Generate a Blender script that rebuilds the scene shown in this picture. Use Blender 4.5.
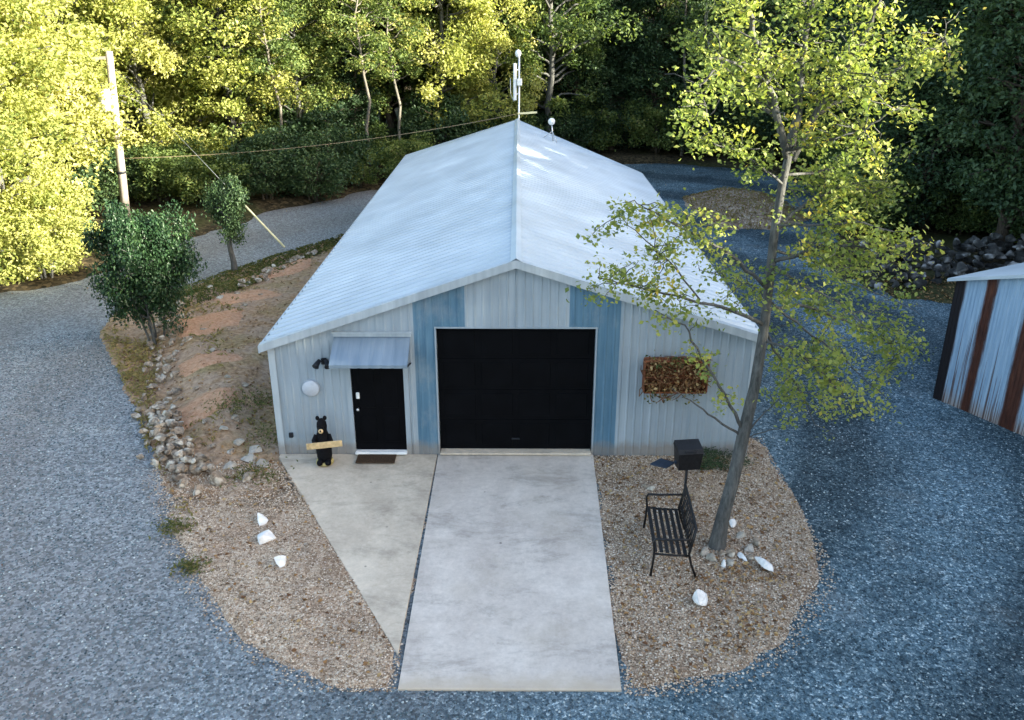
import bpy, math, random
import numpy as np
from mathutils import Vector, Matrix

R = math.radians
scene = bpy.context.scene
for o in list(bpy.data.objects):
    bpy.data.objects.remove(o)
COL = scene.collection

# ------------------------------------------------------------------ camera
CF, CP, CY, CX, CD, CH = 860.0, 0.388, -0.007, 0.032, 14.729, 8.018
cam = bpy.data.cameras.new('camera')
cam.sensor_width = 36.0
cam.lens = 36.0 * CF / 1024.0
cam.clip_end = 2000
camo = bpy.data.objects.new('camera', cam)
COL.objects.link(camo)
camo.location = (CX, -CD, CH)
camo.rotation_euler = (math.pi / 2 - CP, 0, -CY)
scene.camera = camo

# ------------------------------------------------------------------ world, sun, exposure
SUN_ELEV = R(16)
SUN_DIR = Vector((0.95, -0.31, 0)).normalized()          # horizontal direction towards the sun
world = bpy.data.worlds.new('World')
scene.world = world
world.use_nodes = True
wn = world.node_tree.nodes
wl = world.node_tree.links
sky = wn.new('ShaderNodeTexSky')
sky.sky_type = 'NISHITA'
sky.sun_disc = False
sky.sun_elevation = SUN_ELEV
sky.sun_rotation = math.atan2(SUN_DIR.x, SUN_DIR.y)
sky.air_density = 1.0
sky.dust_density = 2.2
sky.ozone_density = 0.55
wl.new(sky.outputs[0], wn['Background'].inputs[0])
wn['Background'].inputs[1].default_value = 0.13
sun = bpy.data.lights.new('sun', 'SUN')
sun.energy = 5.0
sun.angle = R(0.6)
sun.color = (1.0, 0.94, 0.76)
suno = bpy.data.objects.new('sun', sun)
COL.objects.link(suno)
sd = Vector((SUN_DIR.x * math.cos(SUN_ELEV), SUN_DIR.y * math.cos(SUN_ELEV), math.sin(SUN_ELEV)))
suno.rotation_euler = sd.to_track_quat('Z', 'Y').to_euler()
suno.location = (60, -20, 40)
vs = scene.view_settings
vs.view_transform = 'Standard'
vs.look = 'None'
vs.gamma = 1.0
vs.use_curve_mapping = False
vs.exposure = 2.52
scene.render.engine = 'CYCLES'
scene.render.resolution_x, scene.render.resolution_y = 1024, 720
try:
    scene.cycles.max_bounces = 6
    scene.cycles.transmission_bounces = 4
    scene.cycles.transparent_max_bounces = 4
except Exception:
    pass


# ------------------------------------------------------------------ layout helpers
def ray(px, py):
    d = np.array([(px - 512) / CF, 1, -(py - 360) / CF])
    c, s = math.cos(CP), math.sin(CP)
    y = d[1] * c + d[2] * s
    z = -d[1] * s + d[2] * c
    x = d[0]
    c, s = math.cos(CY), math.sin(CY)
    return x * c + y * s, -x * s + y * c, z


def gp(px, py, z=0.0):
    X, Y, Z = ray(px, py)
    t = (CH - z) / -Z
    return (CX + X * t, -CD + Y * t)


def at(px, py, Y0):
    X, Y, Z = ray(px, py)
    t = (Y0 + CD) / Y
    return Vector((CX + X * t, Y0, CH + Z * t))


# ------------------------------------------------------------------ object helpers
def tag(o, label=None, cat=None, group=None, kind=None):
    if label: o['label'] = label
    if cat: o['category'] = cat
    if group: o['group'] = group
    if kind: o['kind'] = kind
    return o


def empty(name, loc=(0, 0, 0), rz=0, label=None, cat=None, group=None):
    o = bpy.data.objects.new(name, None)
    COL.objects.link(o)
    o.location = loc
    o.rotation_euler = (0, 0, rz)
    o.empty_display_size = 0.2
    return tag(o, label, cat, group)


def copy_tree(o, parent=None):
    c = o.copy()
    COL.objects.link(c)
    if parent: c.parent = parent
    for ch in list(o.children):
        copy_tree(ch, c)
    return c


class MB:
    """collects vertices and faces of one mesh"""
    def __init__(s):
        s.v = []; s.f = []; s.sm = []

    def add(s, verts, faces, smooth=False):
        b = len(s.v)
        s.v += [tuple(v) for v in verts]
        s.f += [tuple(i + b for i in f) for f in faces]
        s.sm += [smooth] * len(faces)

    def box(s, c, size, rot=None):
        hx, hy, hz = size[0] / 2, size[1] / 2, size[2] / 2
        vs_ = [Vector((x, y, z)) for x in (-hx, hx) for y in (-hy, hy) for z in (-hz, hz)]
        if rot: vs_ = [rot @ v for v in vs_]
        vs_ = [v + Vector(c) for v in vs_]
        s.add(vs_, [(0, 1, 3, 2), (4, 6, 7, 5), (0, 4, 5, 1), (2, 3, 7, 6), (0, 2, 6, 4), (1, 5, 7, 3)])

    def bbox(s, c, size, b=0.01, rot=None):
        """box with chamfered edges"""
        hx, hy, hz = [a / 2 for a in size]
        b = min(b, hx * .9, hy * .9, hz * .9)
        pts = []
        for sx in (-1, 1):
            for sy in (-1, 1):
                for sz in (-1, 1):
                    pts.append((sx * hx, sy * (hy - b), sz * (hz - b)))
                    pts.append((sx * (hx - b), sy * hy, sz * (hz - b)))
                    pts.append((sx * (hx - b), sy * (hy - b), sz * hz))
        import bmesh
        bm = bmesh.new()
        for p in pts: bm.verts.new(p)
        bmesh.ops.convex_hull(bm, input=bm.verts)
        bm.verts.ensure_lookup_table(); bm.verts.index_update()
        vv = [v.co.copy() for v in bm.verts]
        ff = [[v.index for v in f.verts] for f in bm.faces]
        bm.free()
        if rot: vv = [rot @ v for v in vv]
        s.add([v + Vector(c) for v in vv], ff)

    def bar(s, a, b, w, h=None, up=(0, 0, 1)):
        a, b = Vector(a), Vector(b)
        h = h or w
        d = b - a
        L = d.length
        d.normalize()
        upv = Vector(up)
        if abs(d.dot(upv)) > .98: upv = Vector((1, 0, 0))
        x = d.cross(upv).normalized()
        z = x.cross(d)
        m = Matrix((x, d, z)).transposed()
        s.box((a + b) / 2, (w, L, h), m)

    def tube(s, pts, rad, n=8, cap=True):
        pts = [Vector(p) for p in pts]
        if not isinstance(rad, (list, tuple)): rad = [rad] * len(pts)
        vv, ff = [], []
        prev = None
        for i, p in enumerate(pts):
            d = (pts[min(i + 1, len(pts) - 1)] - pts[max(i - 1, 0)]).normalized()
            if prev is None:
                ref = Vector((0, 0, 1)) if abs(d.z) < .9 else Vector((1, 0, 0))
                x = d.cross(ref).normalized()
            else:
                x = (prev - d * prev.dot(d)).normalized()
            prev = x
            y = d.cross(x)
            for k in range(n):
                a = 2 * math.pi * k / n
                vv.append(p + (x * math.cos(a) + y * math.sin(a)) * rad[i])
        for i in range(len(pts) - 1):
            for k in range(n):
                a, b = i * n + k, i * n + (k + 1) % n
                ff.append((a, b, b + n, a + n))
        if cap:
            ff.append(tuple(range(n))[::-1])
            ff.append(tuple(range((len(pts) - 1) * n, len(pts) * n)))
        s.add(vv, ff, True)

    def ball(s, c, r, nu=12, nv=8, scale=(1, 1, 1)):
        vv, ff = [], []
        for j in range(nv + 1):
            t = math.pi * j / nv
            for i in range(nu):
                a = 2 * math.pi * i / nu
                vv.append((c[0] + r * scale[0] * math.sin(t) * math.cos(a), c[1] + r * scale[1] * math.sin(t) * math.sin(a), c[2] + r * scale[2] * math.cos(t)))
        for j in range(nv):
            for i in range(nu):
                a, b = j * nu + i, j * nu + (i + 1) % nu
                ff.append((a, a + nu, b + nu, b))
        s.add(vv, ff, True)

    def stone(s, c, size, rnd, rz=0):
        """angular boulder: a convex hull of random points in a squashed ball"""
        import bmesh
        bm = bmesh.new()
        for _ in range(11):
            v = Vector((rnd.gauss(0, 1), rnd.gauss(0, 1), rnd.gauss(0, 1))).normalized() * rnd.uniform(.82, 1.22)
            bm.verts.new((v.x * size[0] / 2, v.y * size[1] / 2, v.z * size[2] / 2))
        r = bmesh.ops.convex_hull(bm, input=bm.verts)
        bmesh.ops.bevel(bm, geom=list(bm.edges), offset=min(size) * .035, segments=1, affect='EDGES', clamp_overlap=True)
        bm.verts.index_update()
        bmesh.ops.triangulate(bm, faces=list(bm.faces))
        bmesh.ops.subdivide_edges(bm, edges=list(bm.edges), cuts=1, use_grid_fill=True, smooth=.35)
        for v in bm.verts: v.co *= 1 + rnd.gauss(0, .025)
        bm.verts.index_update()
        m = Matrix.Rotation(rz, 3, 'Z')
        used = [v for v in bm.verts if v.link_faces]
        idx = {v.index: i for i, v in enumerate(used)}
        s.add([m @ v.co + Vector(c) for v in used], [[idx[v.index] for v in f.verts] for f in bm.faces])
        bm.free()

    def build(s, name, mat=None, parent=None, loc=None):
        me = bpy.data.meshes.new(name)
        me.from_pydata(s.v, [], s.f)
        me.polygons.foreach_set('use_smooth', s.sm)
        if mat: me.materials.append(mat)
        me.update()
        o = bpy.data.objects.new(name, me)
        COL.objects.link(o)
        if parent: o.parent = parent
        if loc: o.location = loc
        return o


# ------------------------------------------------------------------ material helpers
class NT:
    def __init__(s, name, rough=0.8, spec=0.3, metal=0.0):
        s.m = bpy.data.materials.new(name)
        s.m.use_nodes = True
        s.t = s.m.node_tree
        s.n = s.t.nodes
        s.b = s.n['Principled BSDF']
        s.b.inputs['Roughness'].default_value = rough
        s.b.inputs['Specular IOR Level'].default_value = spec
        s.b.inputs['Metallic'].default_value = metal
        tc = s.n.new('ShaderNodeTexCoord')
        s.obj = tc.outputs['Object']

    def link(s, a, b): s.t.links.new(a, b)

    def mapping(s, scale=(1, 1, 1), loc=(0, 0, 0), rot=(0, 0, 0)):
        m = s.n.new('ShaderNodeMapping')
        m.inputs['Scale'].default_value = scale
        m.inputs['Location'].default_value = loc
        m.inputs['Rotation'].default_value = rot
        s.link(s.obj, m.inputs[0])
        return m.outputs[0]

    def noise(s, scale, vec=None, detail=4, rough=.55, dist=0):
        x = s.n.new('ShaderNodeTexNoise')
        x.inputs['Scale'].default_value = scale
        x.inputs['Detail'].default_value = detail
        x.inputs['Roughness'].default_value = rough
        x.inputs['Distortion'].default_value = dist
        s.link(vec or s.obj, x.inputs['Vector'])
        return x.outputs['Fac']

    def voro(s, scale, vec=None, feat='F1', out='Color'):
        x = s.n.new('ShaderNodeTexVoronoi')
        x.feature = feat
        x.inputs['Scale'].default_value = scale
        s.link(vec or s.obj, x.inputs['Vector'])
        return x.outputs[out]

    def ramp(s, fac, stops, interp='LINEAR'):
        r = s.n.new('ShaderNodeValToRGB')
        r.color_ramp.interpolation = interp
        e = r.color_ramp.elements
        while len(e) < len(stops): e.new(.5)
        for i, (p, c) in enumerate(stops):
            e[i].position = p
            if not isinstance(c, (tuple, list)): c = (c, c, c)
            e[i].color = (*c[:3], 1)
        s.link(fac, r.inputs[0])
        return r.outputs[0]

    def mix(s, fac, a, b, mode='MIX'):
        x = s.n.new('ShaderNodeMix')
        x.data_type = 'RGBA'
        x.blend_type = mode
        for sock, v in ((x.inputs[0], fac), (x.inputs[6], a), (x.inputs[7], b)):
            if isinstance(v, (int, float)):
                sock.default_value = v if sock.type == 'VALUE' else (v, v, v, 1)
            elif isinstance(v, tuple):
                sock.default_value = (*v[:3], 1)
            else:
                s.link(v, sock)
        return x.outputs[2]

    def math(s, op, a, b=0.0):
        x = s.n.new('ShaderNodeMath')
        x.operation = op
        for i, v in enumerate((a, b)):
            if isinstance(v, (int, float)): x.inputs[i].default_value = v
            else: s.link(v, x.inputs[i])
        return x.outputs[0]

    def sep(s, vec):
        x = s.n.new('ShaderNodeSeparateXYZ')
        s.link(vec, x.inputs[0])
        return x.outputs

    def color(s, c):
        if isinstance(c, tuple): s.b.inputs['Base Color'].default_value = (*c[:3], 1)
        else: s.link(c, s.b.inputs['Base Color'])
        return s

    def roughness(s, v):
        s.link(v, s.b.inputs['Roughness'])
        return s

    def bump(s, h, strength=.5, dist=.02):
        x = s.n.new('ShaderNodeBump')
        x.inputs['Strength'].default_value = strength
        x.inputs['Distance'].default_value = dist
        s.link(h, x.inputs['Height'])
        s.link(x.outputs[0], s.b.inputs['Normal'])
        return s


def simple(name, c, rough=.6, spec=.4, metal=0, var=.25, scale=6, bump=0):
    t = NT(name, rough, spec, metal)
    n = t.noise(scale, detail=5)
    lo = tuple(a * (1 - var) for a in c); hi = tuple(min(1, a * (1 + var)) for a in c)
    t.color(t.ramp(n, [(.3, lo), (.7, hi)]))
    if bump: t.bump(n, bump, .01)
    return t.m


M = {}
# blue grey crushed stone
t = NT('gravel', .95, .12)
warp = t.mapping((1, 1, 1))
v1 = t.voro(24, warp)
v2 = t.voro(52, warp)
s1 = t.sep(v1)[0]; s2 = t.sep(v2)[1]
base = t.ramp(t.math('ADD', t.math('MULTIPLY', s1, .55), t.math('MULTIPLY', s2, .45)), [(.08, (.017, .033, .044)), (.45, (.068, .112, .14)), (.78, (.15, .215, .245)), (.95, (.46, .54, .56))])
big = t.noise(.33, detail=6, rough=.62, dist=.4)
mid = t.noise(1.7, detail=5, rough=.65)
base = t.mix(1, base, t.ramp(big, [(.32, .6), (.5, .95), (.7, 1.25)]), 'MULTIPLY')
base = t.mix(1, base, t.ramp(mid, [(.3, .72), (.5, 1.0), (.72, 1.15)]), 'MULTIPLY')
dust = t.ramp(t.noise(.8, detail=7, rough=.7), [(.55, 0.0), (.75, .3)])
base = t.mix(dust, base, (.21, .19, .165))
# faint wheel tracks: bands running round the yard
trk = t.n.new('ShaderNodeTexWave'); trk.wave_type = 'RINGS'; trk.rings_direction = 'Z'
trk.inputs['Scale'].default_value = .09; trk.inputs['Distortion'].default_value = 2.2; trk.inputs['Detail'].default_value = 3; trk.inputs['Detail Scale'].default_value = .5
t.link(t.mapping((1, .75, 1), (0, -3, 0)), trk.inputs['Vector'])
base = t.mix(1, base, t.ramp(trk.outputs['Fac'], [(.15, .58), (.5, .98), (.9, 1.16)]), 'MULTIPLY')
# open-sky light painted into the gravel colour: paler grey towards the left and back
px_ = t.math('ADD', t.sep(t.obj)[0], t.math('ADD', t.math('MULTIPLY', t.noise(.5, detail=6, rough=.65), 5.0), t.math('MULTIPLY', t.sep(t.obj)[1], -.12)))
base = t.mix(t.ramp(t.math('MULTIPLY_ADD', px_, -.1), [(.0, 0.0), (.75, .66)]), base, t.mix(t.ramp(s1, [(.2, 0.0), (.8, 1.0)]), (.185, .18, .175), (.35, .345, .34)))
t.color(base)
d1 = t.voro(24, warp, out='Distance'); d2 = t.voro(52, warp, out='Distance')
t.bump(t.math('ADD', t.math('MULTIPLY', d1, -1.0), t.math('ADD', t.math('MULTIPLY', d2, -.5), t.math('MULTIPLY', mid, 1.6))), .8, .03)
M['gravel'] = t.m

# tan pea gravel
t = NT('pea_gravel', .9, .2)
v1 = t.voro(29); v2 = t.voro(58)
k = t.math('ADD', t.math('MULTIPLY', t.sep(v1)[0], .6), t.math('MULTIPLY', t.sep(v2)[1], .4))
base = t.ramp(k, [(.1, (.13, .09, .058)), (.3, (.28, .2, .135)), (.5, (.43, .325, .23)), (.7, (.54, .43, .31)), (.95, (.72, .64, .53))])
big = t.noise(.9, detail=6, rough=.65)
base = t.mix(t.ramp(big, [(.42, 0.0), (.7, .62)]), base, (.22, .125, .075))
base = t.mix(1, base, t.ramp(t.noise(2.6, detail=4), [(.3, .72), (.7, 1.12)]), 'MULTIPLY')
t.color(base)
t.bump(t.math('ADD', t.math('MULTIPLY', t.voro(29, out='Distance'), -1.0), t.math('MULTIPLY', t.voro(58, out='Distance'), -.5)), .85, .03)
M['pea'] = t.m

# planting bed soil with bark and dry grass
t = NT('bed_soil', .95, .1)
n1 = t.noise(1.1, detail=8, rough=.7, dist=.5); n2 = t.noise(9, detail=6, rough=.7)
base = t.ramp(n2, [(.25, (.1, .058, .034)), (.45, (.29, .178, .1)), (.6, (.42, .27, .16)), (.78, (.56, .4, .27))])
base = t.mix(t.ramp(n1, [(.42, 0.0), (.55, .75)]), base, t.ramp(n2, [(.3, (.25, .17, .115)), (.7, (.48, .35, .25))]))
base = t.mix(t.ramp(t.noise(.75, t.mapping(loc=(7, 3, 0)), detail=6, rough=.6), [(.5, 0.0), (.66, .6)]), base, t.ramp(n2, [(.3, (.14, .11, .04)), (.7, (.34, .26, .1))]))
t.color(base); t.bump(n2, .9, .06)
M['bed'] = t.m

t = NT('clay', .95, .1)
n2 = t.noise(11, detail=7, rough=.72); n1 = t.noise(2.2, detail=5)
base = t.ramp(n2, [(.25, (.22, .11, .058)), (.5, (.48, .26, .15)), (.75, (.58, .4, .27))])
base = t.mix(t.ramp(n1, [(.45, 0.0), (.68, .7)]), base, (.36, .235, .15))
t.color(base); t.bump(n2, .8, .05)
M['clay'] = t.m

# forest floor
t = NT('leaf_litter', .95, .1)
n1 = t.noise(.35, detail=6); n2 = t.voro(9)
k = t.math('ADD', t.math('MULTIPLY', t.sep(n2)[0], .6), t.math('MULTIPLY', n1, .4))
base = t.ramp(k, [(.15, (.016, .014, .009)), (.45, (.042, .034, .02)), (.7, (.085, .064, .036)), (.95, (.17, .125, .07))])
base = t.mix(t.ramp(t.noise(.22, t.mapping(loc=(3, 9, 0)), detail=5), [(.5, 0.0), (.65, .7)]), base, (.05, .06, .02))
t.color(base); t.bump(t.sep(n2)[1], .8, .06)
M['litter'] = t.m


def concrete(name, a, b, edge):
    t = NT(name, .85, .25)
    n1 = t.noise(1.1, t.mapping((1, .55, 1)), detail=8, rough=.68, dist=.3); n2 = t.noise(14, detail=6, rough=.7)
    base = t.ramp(n1, [(.3, a), (.62, b)])
    base = t.mix(1, base, t.ramp(n2, [(.3, .86), (.7, 1.07)]), 'MULTIPLY')
    base = t.mix(t.ramp(t.noise(3.1, t.mapping(loc=(4, 4, 0)), detail=8, rough=.75), [(.58, 0.0), (.74, .55)]), base, tuple(x * .62 for x in a))
    st_ = t.ramp(t.noise(1, t.mapping((.7, 1.5, 1), (2, 5, 0)), detail=8, rough=.75, dist=.3), [(.36, .68), (.48, .96), (.66, 1.06)])
    base = t.mix(1, base, st_, 'MULTIPLY')
    base = t.mix(t.ramp(t.noise(.9, t.mapping(loc=(9, 1, 0)), detail=6, rough=.6), [(.5, 0.0), (.72, .32)]), base, (.36, .31, .24))
    # sparse dark spots
    sp = t.ramp(t.voro(1.7, out='Distance'), [(.022, 1.0), (.05, 0.0)])
    base = t.mix(t.math('MULTIPLY', sp, .75), base, (.07, .065, .06))
    if edge:
        y = t.sep(t.obj)[1]
        wob = t.math('ADD', y, t.math('MULTIPLY', t.noise(3, detail=5), .5))
        base = t.mix(t.ramp(t.math('ADD', wob, 6.0), [(.06, .75), (.35, 0.0)]), base, (.42, .35, .26))
    t.color(base); t.bump(n2, .25, .01)
    return t.m


M['concrete'] = concrete('concrete', (.43, .38, .335), (.585, .53, .47), True)
M['concrete_tan'] = concrete('concrete_walk', (.43, .36, .28), (.585, .505, .40), False)


def galv(name, lo, hi, metal=.25, rough=.5, streak=(9, 9, .5), rust=None):
    t = NT(name, rough, .4, metal)
    n1 = t.noise(1.0, t.mapping(streak), detail=5, rough=.6)
    n2 = t.noise(.8, detail=6)
    base = t.ramp(n1, [(.3, lo), (.7, hi)])
    base = t.mix(1, base, t.ramp(n2, [(.3, .85), (.7, 1.08)]), 'MULTIPLY')
    if name.endswith('siding'):
        base = t.mix(t.ramp(t.noise(1.3, t.mapping((1, 1, .6), (5, 2, 8)), detail=8, rough=.72), [(.48, 0.0), (.7, .5)]), base, (.3, .33, .35))
    if rust:
        base = t.mix(t.ramp(t.noise(2.5, t.mapping((3, 3, .6)), detail=8, rough=.7), [(.62, 0.0), (.75, rust)]), base, (.2, .11, .06))
    zz = t.math('ADD', t.sep(t.obj)[2], t.math('MULTIPLY', t.noise(4, detail=6, rough=.7), -.35))
    if name not in ('roof_metal', 'awning_metal'): base = t.mix(t.ramp(zz, [(0, .6), (.16, 0.0)]), base, (.25, .2, .15))
    t.color(base)
    t.roughness(t.ramp(n1, [(.3, rough - .08), (.7, rough + .1)]))
    if name != 'roof_metal': t.bump(n2, .08, .02)
    return t.m


M['galv'] = galv('galvanised_siding', (.285, .345, .395), (.37, .43, .48), rust=.1)
M['blue'] = galv('blue_siding', (.06, .14, .215), (.125, .235, .325), .1, .5)
M['roof'] = galv('roof_metal', (.415, .475, .515), (.5, .56, .595), .2, .45, (.5, .5, 1))
M['trim'] = galv('trim_metal', (.34, .39, .43), (.46, .515, .55), .2, .45)
M['awning'] = galv('awning_metal', (.165, .225, .285), (.24, .3, .36), .25, .45, (7, .6, .6))
M['black_door'] = simple('black_door_paint', (.0022, .0025, .0035), .55, .06, 0, .3, 3)
M['black_iron'] = simple('black_iron', (.014, .013, .013), .5, .4, .3, .5, 20, .2)
M['bear_black'] = simple('bear_black', (.004, .004, .0055), .8, .15, 0, .5, 25, .5)
M['tan'] = simple('tan_wood', (.55, .39, .2), .7, .3, 0, .3, 12, .2)
M['bear_base'] = simple('straw_base', (.42, .34, .14), .8, .2, 0, .3, 12, .2)
M['white'] = simple('white_paint', (.72, .73, .72), .5, .4, 0, .08, 6)
M['steel'] = simple('brushed_steel', (.6, .6, .6), .3, .5, .8, .1, 6)
M['plaque'] = simple('pale_plaque', (.46, .49, .54), .5, .4, .1, .1, 8)
M['mat'] = simple('coir_mat', (.055, .035, .022), .95, .1, 0, .6, 40, .6)
M['rust'] = simple('rusty_iron', (.17, .06, .028), .85, .2, .1, .6, 14, .5)
M['grill'] = simple('grill_black', (.012, .012, .014), .5, .4, .2, .5, 15, .2)
M['shelf_blue'] = simple('shelf_slate', (.03, .045, .07), .5, .4, .3, .3, 10)
M['pole'] = simple('weathered_pole', (.3, .27, .235), .8, .2, 0, .25, 5, .3)
M['transformer'] = simple('grey_can', (.42, .44, .46), .5, .4, .1, .1, 5)
M['wire'] = simple('wire_sheath', (.24, .19, .12), .6, .3, 0, .2, 3)
M['guard'] = simple('guy_guard', (.75, .68, .4), .5, .4, 0, .15, 3)
M['rock_white'] = simple('white_quartz', (.7, .69, .67), .7, .3, 0, .2, 7, .5)
M['dark_trim'] = simple('dark_trim', (.012, .014, .018), .6, .3, 0, .3, 4)


def rockmat(name, stops, sc=1.7):
    t = NT(name, .9, .2)
    n = t.noise(sc, detail=2); n2 = t.noise(16, detail=7, rough=.7)
    base = t.ramp(n, stops)
    base = t.mix(1, base, t.ramp(n2, [(.28, .55), (.5, .95), (.72, 1.2)]), 'MULTIPLY')
    t.color(base); t.bump(n2, .7, .03)
    return t.m


M['stone'] = rockmat('field_stone', [(.32, (.13, .1, .075)), (.44, (.34, .27, .2)), (.52, (.22, .18, .14)), (.62, (.5, .45, .37))], 4.2)
M['stone_pale'] = rockmat('pale_field_stone', [(.3, (.3, .27, .22)), (.7, (.48, .44, .38))])
M['boulder'] = rockmat('dark_boulder', [(.3, (.02, .02, .02)), (.5, (.05, .05, .046)), (.58, (.12, .115, .105)), (.66, (.4, .39, .37))], 2.2)


def bark(name, a, b):
    t = NT(name, .95, .1)
    n = t.noise(1, t.mapping((26, 26, 5)), detail=6, rough=.7)
    n2 = t.noise(2.2, detail=4)
    base = t.ramp(n, [(.3, a), (.7, b)])
    base = t.mix(1, base, t.ramp(n2, [(.3, .75), (.7, 1.15)]), 'MULTIPLY')
    t.color(base); t.bump(n, .8, .03)
    return t.m


M['bark'] = bark('grey_bark', (.045, .046, .045), (.15, .15, .14))
M['bark_pale'] = bark('pale_bark', (.1, .09, .075), (.21, .195, .165))
M['bark_dark'] = bark('dark_bark', (.04, .032, .025), (.13, .105, .08))


def leafmat(name, stops, trans=.38, rough=.55, hue=.06):
    """leaf colour from a random tint stored per leaf; light passes through the blade"""
    m = bpy.data.materials.new(name)
    m.use_nodes = True
    nt = m.node_tree
    n = nt.nodes
    n.remove(n['Principled BSDF'])
    out = n['Material Output']
    a = n.new('ShaderNodeAttribute'); a.attribute_name = 'tint'
    oi = n.new('ShaderNodeObjectInfo')
    ad = n.new('ShaderNodeMath'); ad.operation = 'MULTIPLY_ADD'
    nt.links.new(oi.outputs['Random'], ad.inputs[0]); ad.inputs[1].default_value = .3
    nt.links.new(a.outputs['Fac'], ad.inputs[2])
    sb = n.new('ShaderNodeMath'); sb.operation = 'SUBTRACT'; sb.inputs[1].default_value = .15
    nt.links.new(ad.outputs[0], sb.inputs[0])
    r = n.new('ShaderNodeValToRGB')
    e = r.color_ramp.elements
    while len(e) < len(stops): e.new(.5)
    for i, (p, c) in enumerate(stops):
        e[i].position = p; e[i].color = (*c, 1)
    nt.links.new(sb.outputs[0], r.inputs[0])
    p = n.new('ShaderNodeBsdfPrincipled')
    p.inputs['Roughness'].default_value = rough
    p.inputs['Specular IOR Level'].default_value = .25
    nt.links.new(r.outputs[0], p.inputs['Base Color'])
    tr = n.new('ShaderNodeBsdfTranslucent')
    g = n.new('ShaderNodeMix'); g.data_type = 'RGBA'; g.blend_type = 'MULTIPLY'
    g.inputs[0].default_value = 1
    nt.links.new(r.outputs[0], g.inputs[6]); g.inputs[7].default_value = (1.15, 1.2, .65, 1)
    nt.links.new(g.outputs[2], tr.inputs[0])
    mx = n.new('ShaderNodeMixShader'); mx.inputs[0].default_value = trans
    nt.links.new(p.outputs[0], mx.inputs[1]); nt.links.new(tr.outputs[0], mx.inputs[2])
    nt.links.new(mx.outputs[0], out.inputs[0])
    return m


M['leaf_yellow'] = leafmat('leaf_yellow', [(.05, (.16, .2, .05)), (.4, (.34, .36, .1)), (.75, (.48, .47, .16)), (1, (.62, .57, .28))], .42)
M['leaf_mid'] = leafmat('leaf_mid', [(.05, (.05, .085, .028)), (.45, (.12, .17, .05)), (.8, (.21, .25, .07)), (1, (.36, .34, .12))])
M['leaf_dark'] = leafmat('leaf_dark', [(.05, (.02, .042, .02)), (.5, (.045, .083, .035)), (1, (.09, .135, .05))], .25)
M['leaf_shrub'] = leafmat('leaf_shrub', [(.05, (.016, .04, .018)), (.5, (.035, .075, .03)), (1, (.075, .13, .045))], .22, .4)
M['leaf_maple'] = leafmat('leaf_maple', [(.05, (.12, .17, .05)), (.45, (.22, .27, .07)), (.8, (.34, .36, .09)), (1, (.5, .4, .08))], .42)
M['leaf_dry'] = leafmat('leaf_dry', [(.05, (.11, .05, .02)), (.5, (.28, .15, .06)), (1, (.48, .34, .16))], .15)
M['grass'] = leafmat('grass', [(.05, (.04, .07, .02)), (.5, (.12, .13, .04)), (1, (.3, .24, .1))], .3)
M['twig'] = leafmat('twig', [(.05, (.06, .03, .015)), (.5, (.16, .08, .035)), (1, (.3, .18, .08))], .05)


# ------------------------------------------------------------------ foliage helpers
def leaf_mesh(name, pos, size, tint, rng, updir=.55, aspect=.55, mat=None, parent=None, droop=0.0, fold=.22):
    """one small folded rhombic blade per position"""
    pos = np.asarray(pos, float)
    n = len(pos)
    size = np.broadcast_to(np.asarray(size, float), (n,))
    nor = rng.normal(size=(n, 3)); nor[:, 2] = np.abs(nor[:, 2]) + updir
    nor /= np.linalg.norm(nor, axis=1)[:, None]
    ax = rng.normal(size=(n, 3)); ax[:, 2] -= droop
    ax -= nor * (ax * nor).sum(1)[:, None]
    ax /= np.linalg.norm(ax, axis=1)[:, None] + 1e-9
    sd_ = np.cross(nor, ax)
    L = size[:, None]
    v0 = pos - ax * L * .5
    v2 = pos + ax * L * .5
    v1 = pos + sd_ * L * aspect * .5 + nor * L * fold - ax * L * .06
    v3 = pos - sd_ * L * aspect * .5 + nor * L * fold - ax * L * .06
    V = np.stack([v0, v1, v2, v3], 1).reshape(-1, 3)
    b = np.arange(n)[:, None] * 4
    F = np.concatenate([b + [0, 1, 2], b + [0, 2, 3]], 1).reshape(-1)
    me = bpy.data.meshes.new(name)
    me.vertices.add(len(V)); me.vertices.foreach_set('co', V.astype(np.float32).ravel())
    nf = n * 2
    me.loops.add(nf * 3); me.loops.foreach_set('vertex_index', F.astype(np.int32))
    me.polygons.add(nf)
    me.polygons.foreach_set('loop_start', np.arange(0, nf * 3, 3, dtype=np.int32))
    at_ = me.attributes.new('tint', 'FLOAT', 'POINT')
    at_.data.foreach_set('value', np.repeat(np.asarray(tint, np.float32), 4))
    me.update(calc_edges=True)
    if mat: me.materials.append(mat)
    o = bpy.data.objects.new(name, me)
    COL.objects.link(o)
    if parent: o.parent = parent
    return o


def clump_leaves(rng, centres, radii, per, flat=.7, shell=.45):
    """leaf positions in squashed clumps; more at the outside of each clump"""
    P, T = [], []
    for c, r, k in zip(centres, radii, per):
        d = rng.normal(size=(k, 3)); d /= np.linalg.norm(d, axis=1)[:, None]
        rr = r * (shell + (1 - shell) * rng.random(k)) * (.75 + .5 * rng.random(k))
        p = d * rr[:, None]; p[:, 2] *= flat
        P.append(p + np.asarray(c)); T.append(np.clip(rng.normal(.45, .17) + rng.normal(0, .14, k), 0, 1))
    return np.concatenate(P), np.concatenate(T)


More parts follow.
